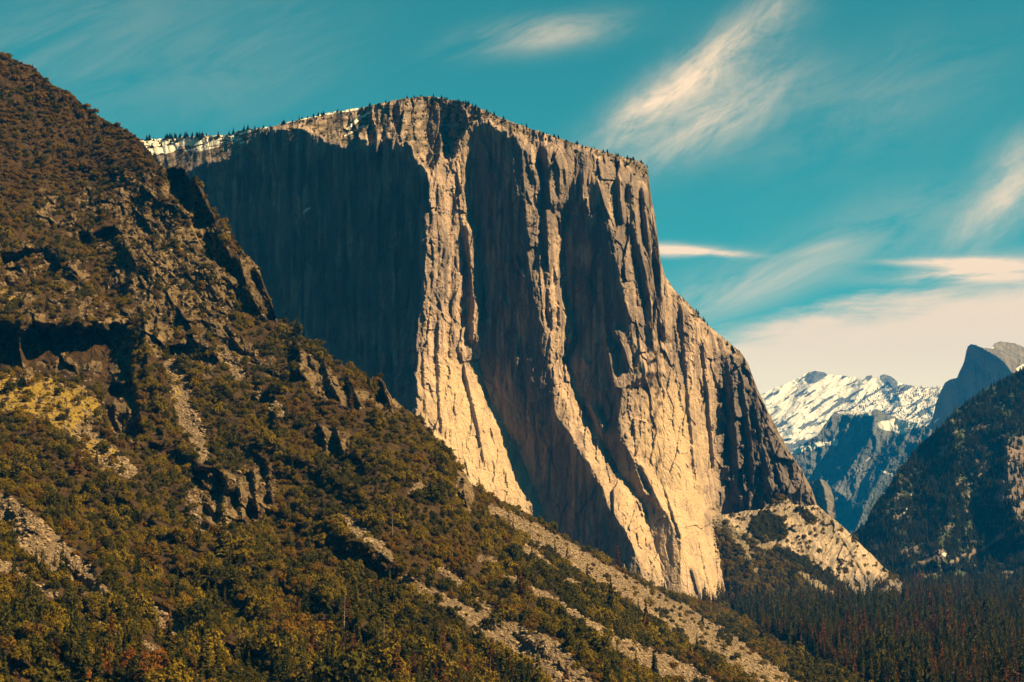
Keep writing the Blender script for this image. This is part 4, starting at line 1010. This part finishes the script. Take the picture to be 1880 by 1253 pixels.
# ---- valley forest
NF = 40000
rngf = np.random.default_rng(77)
yf = 1.0 / rngf.uniform(1 / 6500., 1 / 1450., NF * 3)         # denser sampling near, thinned to even ground cover below
keep = rngf.uniform(0, 1, NF * 3) < (yf / 6500.) ** 1.0
yf = yf[keep][:NF]
uf = rngf.uniform(1240, 2420, len(yf))
xf = (uf - CX) / F * yf
pxf = uf; vv = HOR + CAMZ * F / yf
ok = vv > sky_h(np.clip(pxf, -150, 1639)) - 2
okx = (pxf > 1640) | (vv < 1600)
ok = (vv < np.where(pxf < 1636, sky_h(pxf) + 6, 9999))          # in front of the slope's toe there is the slope itself
slopeok = (pxf > 1640) | (vv > 1040)
ok &= slopeok & (fbm(xf / 45, yf / 60, 3, 961) > -.55)
xf, yf, pxf, vv = xf[ok], yf[ok], pxf[ok], vv[ok]
nf = len(xf)
hf = rngf.lognormal(math.log(24), .28, nf)
patch_f = fbm(xf / 160, yf / 300, 3, 941)
hf *= .85 + .25 * (fbm(xf / 60, yf / 60, 2, 951) > 0)
fv = np.where(patch_f + rngf.normal(0, .3, nf) > .42, 2, np.where(rngf.uniform(0, 1, nf) < .45, 1, 0))
fj = rngf.integers(0, 2, nf)
dens_keep = fbm(xf / 50, yf / 50, 2, 961) > -.75
rzf = rngf.uniform(0, 6.283, nf)
visible = (pxf < 1876) & (pxf > 1340) & (vv - hf * F / yf < 1245)
hid = vv > 1400
sc_app = hf / yf * visible
NH = 800
wcon = np.clip(1 - 1.1 * Rk - scree - grass, 0, 1) * (sst(1000, 1240, mh.Y) * (1 - sst(900, 1250, mh.X + (1250 - mh.Y) * 1.2)) * sst(-.3, .3, fbm(mh.X / 60, mh.Y / 50, 3, 981)) + .03)
xc, yc_, Pc = placement(mh, Dh, wcon, sky_h, NH, 61, yb=1290, margin=6)
hc = rngf.lognormal(math.log(16.5), .33, NH)
xf = np.r_[xf, Pc[:, 0]]; yf = np.r_[yf, Pc[:, 1]]; zf = np.r_[np.zeros(nf), Pc[:, 2] - .8]
pxf = np.r_[pxf, xc]; vv = np.r_[vv, yc_]; hf = np.r_[hf, hc]
fv = np.r_[fv, np.where(rngf.uniform(0, 1, NH) < .13, 2, np.where(rngf.uniform(0, 1, NH) < .6, 1, 0))]; fj = np.r_[fj, rngf.integers(0, 2, NH)]
rzf = np.r_[rzf, rngf.uniform(0, 6.283, NH)]
sc_app = np.r_[sc_app, hc / Pc[:, 1] * ((xc > 4) & (yc_ < 1250))]
of = np.argsort(-sc_app)
zone = lambda x, y: ('at the valley edge of the near slope' if x < 1560 else ('in the front ranks of the valley forest' if x < 1720 else 'in the front ranks at the far right of the forest'))
fir_src = {}
for k in of[:245]:
    h_ = float(hf[k]); vi, vj = int(fv[k]), int(fj[k])
    z_ = zone(pxf[k], vv[k]) if k < nf else where(pxf[k], vv[k])
    o = plant('conifer_tree', PM['fir', vi, vj], PM['firtrunk'], (xf[k], yf[k], zf[k]), rzf[k], h_, '%s %s conifer %s' % ('slender' if vj == 0 else 'broad', CON[vi][0], z_), 'conifer', 'conifers ' + z_)
    fir_src.setdefault((vi, vj), o.children[0])
fkeys = [(i, j) for i in range(3) for j in range(2)]
fsrc = [fir_src.get(k) or src_for('fir', *k) for k in fkeys]
fsrc = [s or fsrc[0] for s in fsrc]
r_ = of[245:]
gn_stuff('forest', np.stack([xf[r_], yf[r_], zf[r_]], -1), rots(rzf[r_]), scl_of(hf[r_]), fv[r_] * 2 + fj[r_], fsrc, 'dense forest of green and reddish brown conifers on the valley floor and lowest slope', 'forest')
print('forest', nf, round(time.time() - T0, 1))

# ---- forest on right hillside
X, Y = mr.X, mr.Y
wr_ = np.clip(1 - rrock * .8 - rscree * 1.5, .03, 1) * (.25 + .75 * sst(-.4, .2, fbm(X / 30, Y / 30, 3, 971)))
NR = 10500
x4, y4, P4 = placement(mr, Dr, wr_, sky_r, NR, 37, yb=1110)
s4 = rng.lognormal(math.log(16), .25, NR)
gn_stuff('hillside_forest', P4 - (0, 0, 1.0), rots(rng.uniform(0, 6.28, NR)), scl_of(s4, 1) * (1.5, 1.5, 1), np.where(rng.uniform(0, 1, NR) < .5, 1, 0) * 2 + rng.integers(0, 2, NR), fsrc, 'dark conifers covering the shaded valley side', 'forest')
# conifers on lower east slope
x5, y5, P5 = placement(me_, De, np.clip(soile, 0, 1) * sst(1010, 1090, me_.Y) + groves * .15, sky_e, 380, 39, yb=1125)
s5 = rng.lognormal(math.log(18), .25, 380)
gn_stuff('slope_forest', P5 - (0, 0, 1), rots(rng.uniform(0, 6.28, 380)), scl_of(s5), np.where(rng.uniform(0, 1, 380) < .5, 1, 0) * 2 + rng.integers(0, 2, 380), fsrc, 'dark firs thinning upward onto the talus slope', 'forest')
# trees on the snowy far ridge
wsf = ms.poly([(1540, 765), (1580, 725), (1650, 708), (1730, 708), (1730, 790), (1640, 775), (1560, 775)], 4)
x6, y6, P6 = placement(ms, Dsn, wsf, sky_s, 900, 41)
gn_stuff('ridge_forest', P6, rots(rng.uniform(0, 6.28, 900)), scl_of(rng.lognormal(math.log(24), .25, 900)) * (1.4, 1.4, 1), 0 * x6.astype(int), fsrc, 'tiny dark trees scattered over the distant snowfield', 'forest')

# ---- single conifers and snags on the near hillside (photo x, y of the foot, height in photo px, kind)
HT = [(8, 104, 26, 'snag'), (32, 117, 10, 'fir'), (88, 150, 24, 'snag'), (60, 124, 8, 'fir'), (176, 200, 12, 'snag'), (131, 172, 16, 'snag'), (468, 488, 10, 'snag'), (358, 330, 14, 'fir'),
      (720, 990, 70, 'snag'), (830, 1045, 52, 'snag'), (957, 1110, 78, 'dead'), (1134, 1042, 48, 'dead'), (785, 1080, 46, 'fir'), (580, 1120, 60, 'fir'), (195, 1160, 34, 'fir'), (530, 1080, 50, 'fir'), (240, 1160, 60, 'fir'),
      (440, 1200, 78, 'snag'), (475, 1215, 80, 'fir'), (638, 1140, 60, 'dead'), (632, 1160, 90, 'snag'), (705, 1200, 80, 'snag'), (650, 1215, 66, 'dead'), (550, 1225, 70, 'fir'), (690, 1240, 90, 'fir'), (740, 1230, 70, 'fir'), (815, 1252, 95, 'dead'),
      (860, 1250, 60, 'dead'), (900, 1252, 60, 'snag'), (760, 1250, 60, 'dead'), (600, 1250, 70, 'fir'), (500, 1252, 60, 'fir'), (400, 1252, 80, 'fir'), (350, 1180, 50, 'fir'), (180, 1253, 80, 'fir'), (120, 1200, 70, 'fir'), (75, 1180, 66, 'fir'), (260, 1250, 70, 'dead'), (200, 1250, 50, 'dead'),
      (1202, 1240, 60, 'fir'), (1172, 1130, 30, 'fir'), (1400, 1180, 56, 'fir'), (1290, 1150, 30, 'fir'), (1160, 1240, 40, 'snag'), (1010, 1250, 50, 'snag'), (1040, 1252, 40, 'dead'), (980, 1252, 44, 'snag'), (575, 1200, 56, 'dead'), (565, 1010, 40, 'fir'), (430, 1010, 34, 'fir'), (100, 1040, 28, 'fir'), (690, 1110, 50, 'dead'), (1040, 1180, 36, 'fir'), (870, 1110, 40, 'fir'), (1345, 1125, 34, 'fir'), (1220, 1090, 26, 'fir'), (1450, 1215, 50, 'fir'), (1500, 1232, 50, 'fir')]
for n_, (x, y, hp, kd) in enumerate(HT):
    y = max(y, float(sky_h(x)) + 1)
    D_ = float(mh.samp(Dh, np.array([float(x)]), np.array([float(y)]))[0])
    loc = np.array([float(v) for v in unproj(np.array(float(x)), np.array(float(y)), D_)]) - (0, 0, 1.0)
    h_ = hp / F * D_ + 1
    wh = where(x, y)
    if kd == 'snag':
        e = plant('dead_tree', None, PM['snag'], loc, n_ * 1.3, h_ * .8, 'bare grey dead tree %s' % wh, 'dead tree', 'bare trees ' + wh)
    elif kd == 'dead':
        e = plant('conifer_tree', PM['fir', 2, n_ % 2], PM['firtrunk'], loc, n_ * 1.3, h_, 'reddish brown dying conifer standing %s' % wh, 'conifer', 'dying conifers ' + wh)
    else:
        e = plant('conifer_tree', PM['fir', n_ % 3 // 2, n_ % 2], PM['firtrunk'], loc, n_ * 1.3, h_, '%s conifer standing alone %s' % ('olive' if n_ % 3 // 2 else 'dark green', wh), 'conifer', 'green conifers ' + wh)
# conifers along the rim of the monolith
rr = np.random.default_rng(99)
rimx = list(rr.uniform(262, 440, 42)) + list(rr.uniform(440, 640, 40)) + list(rr.uniform(640, 790, 14)) + list(rr.uniform(780, 900, 30)) + list(rr.uniform(890, 1190, 44)) + list(rr.uniform(1230, 1380, 10))
for n_, x in enumerate(rimx):
    yo = rr.uniform(0, 3) if n_ % 3 else rr.uniform(2, 16)
    y = float(sky_c(x)) + yo
    D_ = float(mc.samp(Dc, np.array([x]), np.array([y]))[0])
    loc = np.array([float(v) for v in unproj(np.array(x), np.array(y), D_)]) - (0, 0, .8)
    hp = rr.uniform(6, 13) if x < 460 else rr.uniform(4, 9)
    h_ = hp / F * D_ + 1
    wh = ('on the snowy shoulder of the monolith' if x < 440 else 'along the left rim of the monolith' if x < 700 else 'on the domed summit of the monolith' if x < 900 else 'along the sloping right rim of the monolith' if x < 1195 else 'on the stepped right skyline of the monolith')
    o = bpy.data.objects.new('rim_pine', PM['fir', 0 if n_ % 3 else 1, n_ % 2]); COL.objects.link(o)
    wd = rr.uniform(1.3, 2.2)
    o.location = loc; o.rotation_euler = (0, 0, n_); o.scale = (h_ * wd, h_ * wd, h_)
    tag(o, 'tiny %s pine %s' % ('dark' if n_ % 3 else 'olive', wh), 'pine', 'pines ' + wh)

# ---- scree stones
NS = 38000
ws = np.where(scree > .4, scree, 0) + .10 * Rk + .22 * grass
x7, y7, P7 = placement(mh, Dh, ws, sky_h, NS, 43, yb=1300, margin=6)
s7 = rng.lognormal(math.log(1.15), .45, NS)
stone_objs = []
bx = [(30, 1056), (70, 1078), (1062, 1072)]
for j in range(3):
    D_ = float(mh.samp(Dh, np.array([float(bx[j][0])]), np.array([float(bx[j][1])]))[0])
    loc = [float(v) for v in unproj(np.array(float(bx[j][0])), np.array(float(bx[j][1])), D_)]
    o = bpy.data.objects.new('boulder', PM['stone', j]); COL.objects.link(o); o.location = loc; o.scale = (3.2, 3.2, 3.2)
    tag(o, ['large pale boulder at the head of the thin rock chute', 'large pale boulder at the tail of the thin rock chute', 'large pale boulder lying in brush between the scree chutes'][j], 'boulder')
    stone_objs.append(o)
gn_stuff('scree', P7, np.stack([rng.uniform(-.5, .5, NS), rng.uniform(-.5, .5, NS), rng.uniform(0, 6.28, NS)], -1), scl_of(s7), rng.integers(0, 3, NS), stone_objs, 'broken pale scree stones filling the chutes', 'scree')
print('all', round(time.time() - T0, 1))

# ------------------------------------------------------------------ render settings
cy = SC.cycles
cy.use_denoising = True
try: cy.denoiser = 'OPENIMAGEDENOISE'
except Exception: pass
cy.use_adaptive_sampling = True; cy.adaptive_threshold = .02
cy.max_bounces = 4; cy.diffuse_bounces = 2; cy.glossy_bounces = 1; cy.transmission_bounces = 2; cy.volume_bounces = 0; cy.transparent_max_bounces = 4
cy.caustics_reflective = False; cy.caustics_refractive = False
